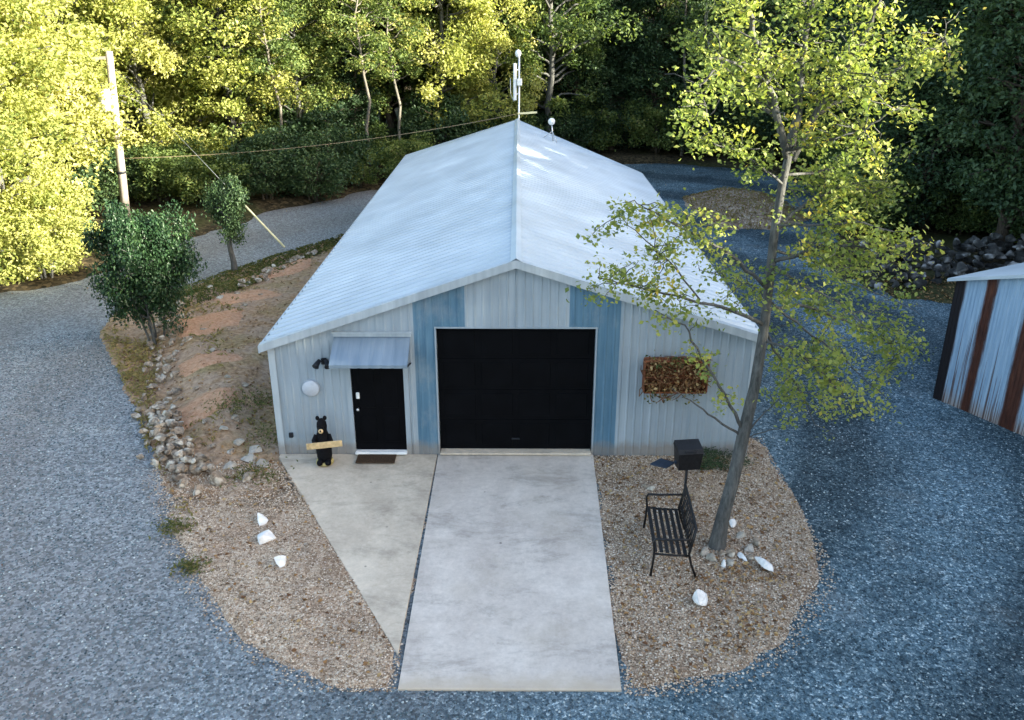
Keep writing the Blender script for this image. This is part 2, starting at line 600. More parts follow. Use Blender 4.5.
def limb(mb, a, b, r0, r1, rnd, n=6, wob=.12, sides=6):
    a, b = Vector(a), Vector(b)
    L = (b - a).length
    pts, rs = [], []
    for i in range(n + 1):
        t_ = i / n
        w = Vector((rnd.gauss(0, 1), rnd.gauss(0, 1), rnd.gauss(0, .6))) * wob * L * .12 * math.sin(math.pi * t_)
        pts.append(a.lerp(b, t_) + w + Vector((0, 0, .06 * L * math.sin(math.pi * t_))))
        rs.append(r0 + (r1 - r0) * t_)
    mb.tube(pts, rs, sides)
    return pts


def make_tree(name, seed, h, base, width, nlimb, per, leaf, lm, bm_, trunk_r, label, cat='tree', group=None, conifer=False, lean=.03, flat=.65, top_pow=1.0, stems=1, shell=.45, rough=0):
    rnd = random.Random(seed); rng = np.random.default_rng(seed)
    root = empty(name, (0, 0, 0), 0, label, cat, group)
    mb = MB()
    C, Rd, K = [], [], []
    for st in range(stems):
        ox = rnd.uniform(-.25, .25) * (stems > 1); oy = rnd.uniform(-.25, .25) * (stems > 1)
        tx, ty = rnd.gauss(0, lean) * h + ox * 3.0, rnd.gauss(0, lean) * h + oy * 3.0
        pts, rs = [], []
        for i in range(11):
            t_ = i / 10
            pts.append(Vector((ox + tx * t_ + rnd.gauss(0, .012) * h * (t_ > 0), oy + ty * t_ + rnd.gauss(0, .012) * h * (t_ > 0), h * .97 * t_ - (.15 if i == 0 else 0))))
            rs.append(trunk_r * ((1 - t_) ** .8 * .94 + .06) * (1.25 if i == 0 else 1))
        mb.tube(pts, rs, 8)
        for k in range(nlimb // stems):
            t_ = (base + (h - base) * ((k + rnd.random()) / (nlimb / stems)) ** top_pow) / h
            t_ = min(t_, .985)
            i = min(int(t_ * 10), 9)
            p = pts[i].lerp(pts[i + 1], t_ * 10 - i)
            u = (t_ * h - base) / (h - base)
            if conifer:
                reach = width / 2 * (1 - u) ** .8 * rnd.uniform(.75, 1.1) + .25
                rise = -.12 * reach
            else:
                reach = width / 2 * (math.sin(math.pi * min(1, .18 + .8 * u)) ** .7) * rnd.uniform(.55, 1.12) + .2
                rise = reach * rnd.uniform(.05, .7)
            if rough: reach *= rnd.choice((.5, .8, 1.0, 1.0, 1.3)); rise += rnd.uniform(-.1, .35)
            az = rnd.uniform(0, 2 * math.pi)
            e = p + Vector((math.cos(az) * reach, math.sin(az) * reach, rise))
            lp = limb(mb, p, e, trunk_r * .38 * (1 - u * .7), .012, rnd, 5, .5)
            nc = 3 if not conifer else 3
            for q in range(nc):
                f_ = (q + .8) / nc if conifer else .45 + .55 * (q + .8) / nc
                c = p.lerp(e, min(1.05, f_ + .1)) + Vector((rnd.gauss(0, .12), rnd.gauss(0, .12), rnd.gauss(0, .1))) * reach
                C.append(c); Rd.append((.22 * reach + .28) * rnd.uniform(.7, 1.25)); K.append(int(per * rnd.uniform(.5, 1.4)))
    mb.build('trunk', bm_, root)
    P, T = clump_leaves(rng, C, Rd, K, flat, shell)
    P[:, 2] = np.maximum(P[:, 2], .05)
    leaf_mesh('crown', P, leaf * rng.uniform(.6, 1.35, len(P)), T, rng, .4 if not conifer else .2, .6, lm, root)
    return root


# ------------------------------------------------------------------ ground sheets
def sdist(P, poly):
    """signed distance of points (N,2) to polygon, positive inside"""
    poly = np.asarray(poly, float)
    a = poly; b = np.roll(poly, -1, 0)
    d = np.full(len(P), 1e9); ins = np.zeros(len(P), bool)
    for (x0, y0), (x1, y1) in zip(a, b):
        e = np.array([x1 - x0, y1 - y0]); w = P - [x0, y0]
        t_ = np.clip((w @ e) / (e @ e + 1e-12), 0, 1)
        d = np.minimum(d, np.linalg.norm(w - t_[:, None] * e, axis=1))
        cr = ((y0 > P[:, 1]) != (y1 > P[:, 1])) & (P[:, 0] < (x1 - x0) * (P[:, 1] - y0) / (y1 - y0 + 1e-12) + x0)
        ins ^= cr
    return np.where(ins, d, -d)


_ph = np.random.default_rng(5).uniform(0, 6.28, (4, 14, 2))


def wav(P, f0, octs=4, seed=0):
    """smooth pseudo-noise, about -1..1"""
    r = np.random.default_rng(100 + seed)
    z = np.zeros(len(P)); amp = 1; f = f0; tot = 0
    for o_ in range(octs):
        for k in range(4):
            a = r.uniform(0, 6.28); ph = r.uniform(0, 6.28)
            z += amp * np.sin((P[:, 0] * math.cos(a) + P[:, 1] * math.sin(a)) * f * r.uniform(.7, 1.3) + ph)
        tot += amp * 2; amp *= .55; f *= 2.1
    return z / tot


def grid_sheet(name, x0, x1, y0, y1, step, zf, mat, keep=None, kind='structure'):
    xs = np.arange(x0, x1 + step / 2, step); ys = np.arange(y0, y1 + step / 2, step)
    X, Y = np.meshgrid(xs, ys)
    P = np.stack([X.ravel(), Y.ravel()], 1)
    Z = zf(P)
    nx, ny = len(xs), len(ys)
    i = (np.arange(ny - 1)[:, None] * nx + np.arange(nx - 1)[None]).ravel()
    F = np.stack([i, i + 1, i + nx + 1, i + nx], 1)
    if keep is not None:
        kv = keep(P, Z)
        F = F[kv[F].any(1)]
    u, inv = np.unique(F, return_inverse=True)
    V = np.column_stack([P, Z])[u]
    me = bpy.data.meshes.new(name)
    me.from_pydata(V.tolist(), [], inv.reshape(-1, 4).tolist())
    me.polygons.foreach_set('use_smooth', [True] * len(me.polygons))
    me.materials.append(mat)
    o = bpy.data.objects.new(name, me)
    COL.objects.link(o)
    return tag(o, kind=kind)


ROAD = [(-60, -60), (60, -60), (60, 7), (20, 7.5), (13.2, 8.7), (11.2, 9.9), (10.3, 13), (11.6, 17), (13.4, 21), (14.3, 26), (13.2, 31), (9, 33.8), (4, 33.6), (-3, 30), (-7.6, 25.2), (-10.2, 21.6),
        (-12.1, 16.8), (-13.2, 12.6), (-14.6, 10.6), (-17, 9.6), (-60, 9)]
LEFT = [(-1.52, -6.25), gp(360, 690), gp(330, 683), gp(290, 662), gp(235, 622), gp(200, 580), gp(178, 520), gp(155, 465), gp(130, 405), gp(112, 360), gp(100, 330), gp(120, 308), (-10.1, 11.0), (-7.8, 15.3), (-6.4, 18),
        (-5.2, 21.5), (-4.4, 22.5), (-4.4, -.05), (-1.52, -.05)]
RIGHT = [(1.4, -.05), (1.4, -6.3), gp(660, 690), gp(720, 672), gp(780, 640), gp(812, 592), gp(816, 560), gp(806, 520), gp(788, 485), gp(768, 462), (4.95, .3), (4.6, .8), (4.3, 0)]
MOUND = [(7.6, 24.6), (7.5, 21), (8.3, 18.6), (10.3, 18.2), (11.7, 20), (12.2, 23.6), (11, 25.6), (9, 25.8)]


def forest_z(P):
    d = sdist(P, ROAD) + wav(P, 1.3, 3, 1) * .35
    z = np.where(d > 0, -.12 - np.minimum(d, 2) * .05, np.minimum(-d * .16, .22)) + wav(P, .9, 3, 2) * .05 * (d < -.3)
    far = np.clip(-d - 14, 0, None)
    # wooded hillside behind and to the right
    back = np.clip((P[:, 1] - 50) / 60, 0, 1); right = np.clip((P[:, 0] - 34) / 60, 0, 1)
    return z + (d < 0) * (14 * back ** 1.3 + 16 * right ** 1.2)


grid_sheet('forest_floor', -45, 45, -30, 60, .5, forest_z, M['litter'])
def outer_z(P):
    ins = (np.abs(P[:, 0]) < 44) & (P[:, 1] > -29) & (P[:, 1] < 59)
    back = np.clip((P[:, 1] - 50) / 60, 0, 1); right = np.clip((P[:, 0] - 34) / 60, 0, 1)
    z = .12 + 14 * back ** 1.3 + 16 * right ** 1.2
    return np.where(ins, -1.0, np.where(P[:, 1] < 6, np.minimum(z, -.16) * (P[:, 0] < 34) + z * (P[:, 0] >= 34), z))
grid_sheet('ground', -400, 400, -300, 500, 10, outer_z, M['litter'])
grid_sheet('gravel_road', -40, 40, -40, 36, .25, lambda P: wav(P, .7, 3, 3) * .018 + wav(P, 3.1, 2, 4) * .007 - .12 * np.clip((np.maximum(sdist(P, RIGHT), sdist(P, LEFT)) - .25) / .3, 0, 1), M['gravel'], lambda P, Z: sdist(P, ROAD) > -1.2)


WALK = [gp(398, 655, .03), (-1.515, -.02), (-4.56, -.02), (-4.56, -.15)]


def left_z(P):
    d = sdist(P, LEFT) + wav(P, 2.2, 4, 6) * .16
    rise = .34 * np.clip((d - .9) / .9, 0, 1) * np.clip((P[:, 1] + 1.6) / 1.0, 0, 1) * np.clip((-5.0 - P[:, 0]) / .8, 0, 1)
    return np.clip(d * .35, -.12, .02) + rise + wav(P, 3.1, 3, 7) * .012 - .1 * np.clip((sdist(P, WALK) - .0) / .1, 0, 1)


def soil_keep(P, Z): return sdist(P, LEFT) > -.5


grid_sheet('planting_bed', -12.6, -4.3, -1.6, 23, .14, left_z, M['bed'], soil_keep)
grid_sheet('pebble_bed', -6.6, -1.45, -6.6, -.9, .09, lambda P: left_z(P) + .012 - .06 * np.clip((P[:, 1] + 2.0 + wav(P, 2, 3, 9) * .5) / .5, 0, 1.5), M['pea'], soil_keep)


def right_z(P):
    d = sdist(P, RIGHT) + wav(P, 2.2, 4, 16) * .13
    return np.clip(d * .3, -.12, .018) + wav(P, 3.1, 3, 17) * .008


rb = grid_sheet('pebble_bed', 1.35, 5.4, -6.7, .9, .09, right_z, M['pea'], lambda P, Z: sdist(P, RIGHT) > -.4)
def mound_z(P):
    d = sdist(P, MOUND) + wav(P, 1.6, 4, 26) * .3
    return np.clip(d * .3, -.12, .45) + wav(P, 2, 3, 27) * .03


grid_sheet('leafy_mound', 6.6, 13.2, 17.2, 27, .2, mound_z, M['pea'], lambda P, Z: sdist(P, MOUND) > -.8)


def clay_patch(poly, h, seed, mat='clay'):
    poly = np.array(poly)
    x0, y0 = poly.min(0) - .4; x1, y1 = poly.max(0) + .4
    def zf(P):
        d = sdist(P, poly) + wav(P, 3, 4, seed) * .22
        return left_z(P) + np.clip(d * .3, -.15, h) + wav(P, 5, 3, seed + 1) * .015
    grid_sheet('clay_patch', x0, x1, y0, y1, .09, zf, M[mat], lambda P, Z: sdist(P, poly) > -.45)


clay_patch([gp(172, 410), gp(240, 400), gp(243, 425), gp(175, 432)], .09, 40)
clay_patch([gp(172, 335), gp(238, 322), gp(242, 338), gp(176, 352)], .09, 44)
clay_patch([gp(225, 285), gp(275, 270), gp(318, 268), gp(300, 285), gp(240, 297)], .06, 48)
clay_patch([gp(180, 372), gp(225, 365), gp(250, 372), gp(190, 384)], .03, 56)
clay_patch([gp(215, 306), gp(262, 300), gp(285, 306), gp(225, 318)], .03, 60)
clay_patch([gp(205, 498), gp(262, 470), gp(275, 480), gp(232, 500)], .04, 52, 'pea')

# ------------------------------------------------------------------ slabs
def slab(name, poly, z, th, mat):
    mb = MB(); n = len(poly)
    ins = []
    c = Vector((sum(p[0] for p in poly) / n, sum(p[1] for p in poly) / n))
    top = [(p[0] + (c.x - p[0]) * .004, p[1] + (c.y - p[1]) * .004, z) for p in poly]
    mid = [(p[0], p[1], z - .012) for p in poly]
    bot = [(p[0], p[1], z - th) for p in poly]
    mb.add(top + mid + bot, [tuple(range(n))] + [(i, i + n, (i + 1) % n + n, (i + 1) % n) for i in range(n)] + [(i + n, i + 2 * n, (i + 1) % n + 2 * n, (i + 1) % n + n) for i in range(n)])
    o = mb.build(name, mat)
    # face the top upwards
    me = o.data
    if me.polygons[0].normal.z < 0: me.flip_normals()
    return tag(o, kind='structure')


slab('driveway', [(-1.475, -6.22), (1.36, -6.22), (1.5, -.02), (1.47, .12), (-1.47, .12), (-1.5, -.02)], .035, .2, M['concrete'])
slab('walkway', WALK, .03, .2, M['concrete_tan'])

# ------------------------------------------------------------------ metal garage building
XL, XR = -4.55, 4.43
EZL, EZR, RZ = 2.33, 2.50, 3.90
LL, LM, LR = 22.1, 20.6, 16.7
bld = empty('metal_garage', (0, 0, 0), 0, 'pale galvanised metal garage with gabled ribbed roof and black roll door', 'garage')


def roofz(x):
    return RZ + (EZL - RZ) * (x / XL) if x < 0 else RZ + (EZR - RZ) * (x / XR)


def rib_profile(x0, x1, pitch=.15, depth=.01, wide=(.16, .08)):
    """x positions and outward offsets of a ribbed sheet"""
    out = []
    k = math.floor(x0 / pitch)
    while k * pitch < x1 + pitch:
        c = k * pitch
        for dx, d in ((-wide[0] * pitch, 0), (-wide[1] * pitch, depth), (wide[1] * pitch, depth), (wide[0] * pitch, 0)):
            out.append((c + dx, d))
        k += 1
    res = [(x0, 0.0)] + [(x, d) for x, d in out if x0 + .002 < x < x1 - .002] + [(x1, 0.0)]
    return res


def front_panel(name, x0, x1, z0, ztop, mat, y=0.0, parent=bld):
    mb = MB(); pr = rib_profile(x0, x1)
    vv = []
    for x, d in pr:
        zt = ztop(x) if callable(ztop) else ztop
        vv += [(x, y - d, z0), (x, y - d, zt)]
    # returns of the sheet into the building
    n = len(pr)
    ff = [(2 * i, 2 * i + 2, 2 * i + 3, 2 * i + 1) for i in range(n - 1)]
    b = len(vv)
    vv += [(x0, y + .05, z0), (x0, y + .05, vv[1][2]), (x1, y + .05, z0), (x1, y + .05, vv[2 * n - 1][2])]
    ff += [(b, 0, 1, b + 1), (2 * n - 2, b + 2, b + 3, 2 * n - 1)]
    mb.add(vv, ff)
    return mb.build(name, mat, parent)


RT = lambda x: roofz(x) - .03
DX0, DX1, DZ = -3.08, -2.1, 2.03
GX0, GX1, GZ = -1.46, 1.46, 2.62
front_panel('wall', XL + .0, DX0 - .1, -.05, RT, M['galv'])
front_panel('wall', DX0 - .1, DX1 + .1, DZ + .1, RT, M['galv'])
front_panel('wall', DX1 + .1, -1.87, -.05, RT, M['galv'])
front_panel('blue_panel', -1.87, GX0 - .03, -.05, RT, M['blue'])
front_panel('blue_panel', GX0 - .03, -.93, GZ + .03, RT, M['blue'])
front_panel('wall', -.93, .0, GZ + .03, RT, M['galv'])
front_panel('wall', .0, .97, GZ + .03, RT, M['galv'])
front_panel('blue_panel', .97, GX1 + .03, GZ + .03, RT, M['blue'])
front_panel('blue_panel', GX1 + .03, 1.9, -.05, RT, M['blue'])
front_panel('wall', 1.9, XR, -.05, RT, M['galv'])


def side_wall(x, y1, zt, sgn):
    mb = MB(); pr = rib_profile(0.0, y1)
    vv = []
    for y, d in pr: vv += [(x + sgn * d, y, -.1), (x + sgn * d, y, zt)]
    mb.add(vv, [(2 * i, 2 * i + 2, 2 * i + 3, 2 * i + 1) for i in range(len(pr) - 1)])
    mb.build('wall', M['galv'], bld)


side_wall(XL, LL - .1, EZL - .03, -1)
side_wall(XR, LR - .1, EZR - .03, 1)
mb = MB()
mb.add([(XL, LL - .12, -.1), (0, LM - .12, -.1), (XR, LR - .12, -.1), (XR, LR - .12, EZR - .04), (0, LM - .12, RZ - .04), (XL, LL - .12, EZL - .04)], [(0, 1, 4, 5), (1, 2, 3, 4)])
mb.build('wall', M['galv'], bld)


def roof_plane(x_e, z_e, y_e, name):
    """ribs run from the ridge down to the eave"""
    mb = MB()
    s_ = -1 if x_e < 0 else 1
    nrm = Vector((-(z_e - RZ), 0, (x_e))).normalized()
    if nrm.z < 0: nrm = -nrm
    ys = rib_profile(-.12, max(LL, LM), .3, .035, (.3, .14))
    vv = []
    for y, d in ys:
        # the back edge of the roof runs skew: clamp every rib to it
        fr, fe = min(y, LM), min(y, y_e)
        off = nrm * d
        vv += [Vector((0, fr, RZ)) + off, Vector((x_e, fe, z_e)) + off]
    n = len(ys)
    ff = [(2 * i, 2 * i + 1, 2 * i + 3, 2 * i + 2) if s_ < 0 else (2 * i, 2 * i + 2, 2 * i + 3, 2 * i + 1) for i in range(n - 1)]
    mb.add(vv, ff)
    o = mb.build(name, M['roof'], bld)
    return o


roof_plane(-4.67, EZL - .035, LL, 'roof')
roof_plane(4.5, EZR - .02, LR, 'roof')
# ridge cap
mb = MB()
capw, capd = .1, .04
za, zb = RZ + .05, RZ + .02
sl, sr = (RZ - EZL) / 4.6, (RZ - EZR) / 4.45
mb.add([(-capw, -.15, zb - capw * sl + .03), (0, -.15, za + .025), (capw, -.15, zb - capw * sr + .03), (-capw, LM, zb - capw * sl + .03), (0, LM, za + .025), (capw, LM, zb - capw * sr + .03)], [(0, 1, 4, 3), (1, 2, 5, 4)])
mb.build('ridge_cap', M['roof'], bld)
# rake trims along the front gable: a folded strip, face and top
for xe, ze in ((-4.70, EZL - .03), (4.53, EZR - .015)):
    mb = MB()
    a, b = Vector((0, -.15, RZ + .045)), Vector((xe, -.15, ze + .035))
    w = Vector((0, 0, -.15))
    bk = Vector((0, .16, 0))
    mb.add([a, b, b + w, a + w, a + bk, b + bk, a + w + Vector((0, .02, 0)), b + w + Vector((0, .02, 0))], [(0, 1, 2, 3), (0, 4, 5, 1), (3, 2, 7, 6)])
    mb.build('rake_trim', M['trim'], bld)
for xe, ze, ye in ((-4.70, EZL - .03, LL), (4.53, EZR - .015, LR)):
    mb = MB()
    mb.box((xe, (ye - .15) / 2, ze - .06), (.03, ye + .13, .13))
    mb.build('eave_trim', M['trim'], bld)
for x in (XL - .012, XR + .012):
    mb = MB()
    s_ = 1 if x < 0 else -1
    zt = (EZL if x < 0 else EZR) - .05
    mb.box((x + s_ * .05, -.026, zt / 2), (.12, .012, zt))
    mb.box((x - s_ * .014, .05, zt / 2), (.012, .14, zt))
    mb.build('corner_trim', M['trim'], bld)
# interior floor and dark lining behind the openings
# garage door: four rows of recessed panels
gd = MB()
rows = 4
hrow = (GZ - .10) / rows
for r_ in range(rows):
    z0 = .1 + r_ * hrow
    gd.bbox((0, .12, z0 + hrow / 2), (GX1 - GX0 - .02, .05, hrow - .005), .003)
    for c in range(4):
        w = (GX1 - GX0 - .1) / 4
        gd.bbox((GX0 + .05 + w * (c + .5), .092, z0 + hrow / 2), (w - .12, .012, hrow - .16), .005)
gdo = gd.build('garage_door', M['black_door'], bld)
mb = MB(); mb.bbox((0, .085, .32), (.16, .03, .03), .006)
mb.build('handle', M['dark_trim'], gdo)
fr = MB()
fr.box((GX0 - .015, .06, GZ / 2), (.028, .16, GZ))
fr.box((GX1 + .015, .06, GZ / 2), (.028, .16, GZ))
fr.box((0, .06, GZ + .015), (GX1 - GX0 + .058, .16, .028))
fr.build('door_jamb', M['galv'], bld)
mb = MB(); mb.bbox((0, .0, .075), (GX1 - GX0 - .01, .2, .05), .01)
mb.build('threshold', M['concrete_tan'], bld)
# black walk-in door
dd = MB()
dd.bbox(((DX0 + DX1) / 2, .045, (DZ + .1) / 2), (DX1 - DX0 - .02, .045, DZ - .1), .006)
for zc, hh in ((.5, .55), (1.35, .8)):
    for xc in (-.22, .22):
        dd.bbox(((DX0 + DX1) / 2 + xc, .02, zc + .06), (.3, .012, hh), .006)
ddo = dd.build('entry_door', M['black_door'], bld)
mb = MB(); mb.tube([(DX0 + .1, .02, 1.0), (DX0 + .1, -.05, 1.0)], .012, 8); mb.ball((DX0 + .1, -.065, 1.0), .032)
mb.build('handle', M['steel'], ddo)
mb = MB(); mb.bbox((DX0 + .1, .01, 1.26), (.065, .03, .13), .01)
mb.build('keypad_lock', M['white'], ddo)
fr = MB()
fr.box((DX0 - .05, .0, (DZ + .1) / 2), (.094, .06, DZ + .1))
fr.box((DX1 + .05, .0, (DZ + .1) / 2), (.094, .06, DZ + .1))
fr.box(((DX0 + DX1) / 2, .0, DZ + .05), (DX1 - DX0 - .004, .06, .094))
fr.build('door_frame', M['galv'], bld)
mb = MB(); mb.bbox(((DX0 + DX1) / 2, -.04, .085), (DX1 - DX0 + .02, .14, .05), .012)
mb.build('threshold', M['white'], bld)
# awning over the walk-in door: sloped sheet with side cheeks and a wall flashing
AX0, AX1 = -3.33, -1.93
zt, zb_, yo = 2.46, 2.14, -.62
aw = empty('awning', (0, 0, 0)); aw.parent = bld
mb = MB()
pr = rib_profile(AX0, AX1, .2, .004)
vv = []
for x, d in pr: vv += [(x, -.02, zt + d), (x, yo, zb_ + d), (x, yo, zb_ - .06 + d)]
n = len(pr)
mb.add(vv, [q for i in range(n - 1) for q in ((3 * i, 3 * i + 1, 3 * i + 4, 3 * i + 3), (3 * i + 1, 3 * i + 2, 3 * i + 5, 3 * i + 4))])
mb.build('awning_sheet', M['awning'], aw)
for x in (AX0 + .02, AX1 - .02):
    mb = MB()
    mb.bar((x, -.02, zt - .03), (x, yo + .02, zb_ - .03), .03)
    mb.bar((x, -.03, zb_ - .2), (x, yo + .04, zb_ - .05), .025)
    mb.build('bracket', M['dark_trim'], aw)
mb = MB(); mb.box(((AX0 + AX1) / 2, -.035, zt + .045), (AX1 - AX0 + .02, .03, .07)); mb.box(((AX0 + AX1) / 2, -.05, zt + .09), (AX1 - AX0 + .05, .06, .025))
mb.build('flashing', M['trim'], aw)
# flood light and round plaque, outlet
wlt = MB()
wlt.bbox((-3.55, -.04, 1.98), (.1, .06, .12), .01)
wlt.tube([(-3.55, -.06, 2.0), (-3.6, -.14, 2.02)], .016, 6)
wlt.tube([(-3.55, -.06, 2.0), (-3.49, -.14, 2.02)], .016, 6)
wlo = wlt.build('wall_light', M['dark_trim'], bld)
for sx in (-1, 1):
    mb = MB(); mb.tube([(-3.55 + sx * .06, -.12, 2.03), (-3.55 + sx * .1, -.2, 1.98), (-3.55 + sx * .115, -.25, 1.95)], [.035, .05, .065], 10)
    mb.build('lamp_head', M['dark_trim'], wlo)
px_, py_ = -3.84, 1.37
mb = MB(); mb.tube([(px_, .0, 1.43), (px_, -.05, 1.43)], .165, 24)
mb.tube([(px_, -.05, 1.43), (px_, -.065, 1.43)], [.165, .15], 24)
mb.build('vent_cover', M['plaque'], bld)
mb = MB(); mb.bbox((-4.31, -.03, .44), (.08, .05, .1), .01)
mb.build('outlet', M['dark_trim'], bld)

# ------------------------------------------------------------------ antenna mast and roof ball
ms = empty('antenna_mast', (.06, LM + .06, 0), 0, 'pale antenna mast with panel antenna rising behind the garage ridge', 'antenna')
mb = MB(); mb.tube([(0, 0, 0), (0, 0, 6.35)], .04, 8); mb.build('pole', M['steel'], ms)
mb = MB(); mb.bbox((-.16, -.05, 5.35), (.13, .09, 1.4), .03); mb.bar((-.1, -.03, 5.8), (0, 0, 5.8), .04); mb.bar((-.1, -.03, 4.9), (0, 0, 4.9), .04); mb.build('panel_antenna', M['white'], ms)
mb = MB(); mb.bbox((.02, -.09, 5.35), (.2, .14, .26), .02); mb.build('radio_box', M['white'], ms)
mb = MB(); mb.ball((-.04, 0, 6.4), .12, 12, 8, (1, 1, 1.2)); mb.build('dome', M['white'], ms)
mb = MB(); mb.bar((-.05, -.02, 4.15), (.72, -.02, 4.2), .05, .07); mb.build('side_arm', M['guard'], ms)
mb = MB(); mb.tube([(-.2, -.05, 4.6), (-.33, -.04, 4.9), (-.34, -.04, 5.5)], .012, 6); mb.build('cable', M['steel'], ms)

bx, by = 1.3, 17.6
bz = roofz(bx) + .01
rbk = empty('ball_antenna', (bx, by, bz), 0, 'small white ball on thin tripod legs on the right roof slope', 'antenna')
mb = MB(); mb.ball((-.05, 0, .7), .13); mb.build('dome', M['white'], rbk)
mb = MB(); mb.tube([(.02, 0, 0), (-.04, 0, .58)], .025, 6); mb.build('post', M['steel'], rbk)
for dx, dy in ((-.35, .02), (.16, .25), (.16, -.25)):
    mb = MB(); mb.tube([(dx, dy, -dx * .0 + (roofz(bx + dx) - roofz(bx))), (-.02, 0, .36)], .014, 5); mb.build('leg', M['steel'], rbk)

# ------------------------------------------------------------------ bear statue, doormat
bp = gp(326, 463)
bear_scale = (.84, .9, .96)
bear = empty('bear_statue', (bp[0], bp[1] - .06, .055), .1, 'black carved bear standing upright by the door holding a blank plank', 'statue')
mb = MB()
rings = [(0.05, .15, .13), (.16, .17, .15), (.32, .175, .16), (.46, .165, .15), (.58, .15, .13), (.66, .115, .11), (.72, .105, .11), (.80, .115, .125), (.88, .105, .115), (.945, .06, .07), (.965, .015, .02)]
nn = 16; vv = []
for z, rx, ry in rings:
    for k in range(nn):
        a = 2 * math.pi * k / nn
        vv.append((rx * math.cos(a) * (1 + .03 * math.sin(3 * a + z * 9)), ry * math.sin(a) - (.02 if z > .7 else 0), z))
ff = [(i * nn + k, i * nn + (k + 1) % nn, (i + 1) * nn + (k + 1) % nn, (i + 1) * nn + k) for i in range(len(rings) - 1) for k in range(nn)]
ff += [tuple(range(nn))[::-1], tuple(range((len(rings) - 1) * nn, len(rings) * nn))]
mb.add(vv, ff, True)
for sx in (-1, 1):
    mb.ball((sx * .08, .0, .965), .045, 10, 6, (1, .6, 1.15))                                   # ears
    mb.tube([(sx * .13, -.02, .6), (sx * .185, -.1, .52), (sx * .15, -.2, .5), (sx * .11, -.235, .52)], [.06, .055, .05, .045], 8)   # arms round the plank
    mb.ball((sx * .09, -.14, .06), .075, 10, 6, (1, 1.35, .8))                                  # feet
mb.tube([(0, -.1, .79), (0, -.18, .77)], [.07, .055], 10)
mb.build('body', M['bear_black'], bear)
mb = MB(); mb.ball((0, -.2, .772), .056, 12, 8, (1, .8, .85)); mb.build('muzzle', M['tan'], bear)
mb = MB(); mb.ball((0, -.247, .795), .018, 8, 6); mb.build('nose', M['bear_black'], bear)
mb = MB(); mb.bbox((.06, -.255, .5), (.78, .03, .13), .008, Matrix.Rotation(-.06, 3, 'Y')); mb.build('plank', M['tan'], bear)
mb = MB(); mb.tube([(0, 0, 0), (0, 0, .05)], [.2, .19], 18); mb.build('base', M['bear_base'], bear)
bear.scale = bear_scale

dmx = (DX0 + DX1) / 2
mb = MB(); mb.bbox((-2.66, -.27, .066), (.74, .34, .02), .006)
mo = mb.build('doormat', M['mat'])
tag(mo, 'dark brown coir doormat on the concrete in front of the black door', 'doormat')

# ------------------------------------------------------------------ rusty wall basket with dry vines
wb = empty('wall_planter', (2.94, -.02, 1.76), 0, 'rusty wall planter full of tangled dry vines on the front wall', 'planter')
mb = MB()
mb.bbox((0, -.04, .0), (1.22, .03, .62), .006)
for z in (-.31, .31): mb.bbox((0, -.13, z), (1.24, .2, .03), .005)
for x in (-.62, .62): mb.bbox((x, -.13, 0), (.03, .2, .6), .005)
mb.build('box_frame', M['rust'], wb)
mb = MB()
for k in range(9): mb.tube([(-.56 + k * .14, -.225, -.3), (-.56 + k * .14, -.235, .3)], .006, 5)
mb.tube([(-.61, -.236, 0), (.61, -.236, 0)], .008, 5)
mb.build('wire_front', M['rust'], wb)
rng = np.random.default_rng(3); rnd = random.Random(3)
mb = MB()
for k in range(46):
    p = Vector((rnd.uniform(-.6, .6), rnd.uniform(-.28, -.08), rnd.uniform(-.28, .3))); pts = [p]
    d = Vector((rnd.gauss(0, 1), rnd.gauss(0, .3), rnd.gauss(0, .6))).normalized() * .13
    for i in range(5):
        d = (d + Vector((rnd.gauss(0, .05), rnd.gauss(0, .02), rnd.gauss(0, .05)))).normalized() * .12
        p = p + d
        p = Vector((max(-.68, min(.68, p.x)), max(-.32, min(-.07, p.y)), max(-.46, min(.36, p.z)))); pts.append(p)
    mb.tube(pts, [.009] * 5 + [.004], 5)
mb.build('vine_stems', simple('dry_vine', (.17, .085, .045), .9, .1, 0, .4, 20), wb)
n = 700
P = np.column_stack([rng.uniform(-.62, .62, n), rng.uniform(-.3, -.08, n), rng.uniform(-.3, .36, n)])
leaf_mesh('vine_leaves', P, rng.uniform(.04, .1, n), rng.random(n), rng, 0, .6, M['leaf_dry'], wb)
n = 170
P = np.column_stack([rng.uniform(-.6, .5, n), rng.uniform(-.32, -.12, n), rng.normal(.3, .07, n)])
P[100:, 2] = rng.uniform(-.5, -.25, 70)
leaf_mesh('green_leaves', P, rng.uniform(.05, .1, n), rng.random(n), rng, .3, .6, M['grass'], wb)

wb.scale = (.93, 1, 1)
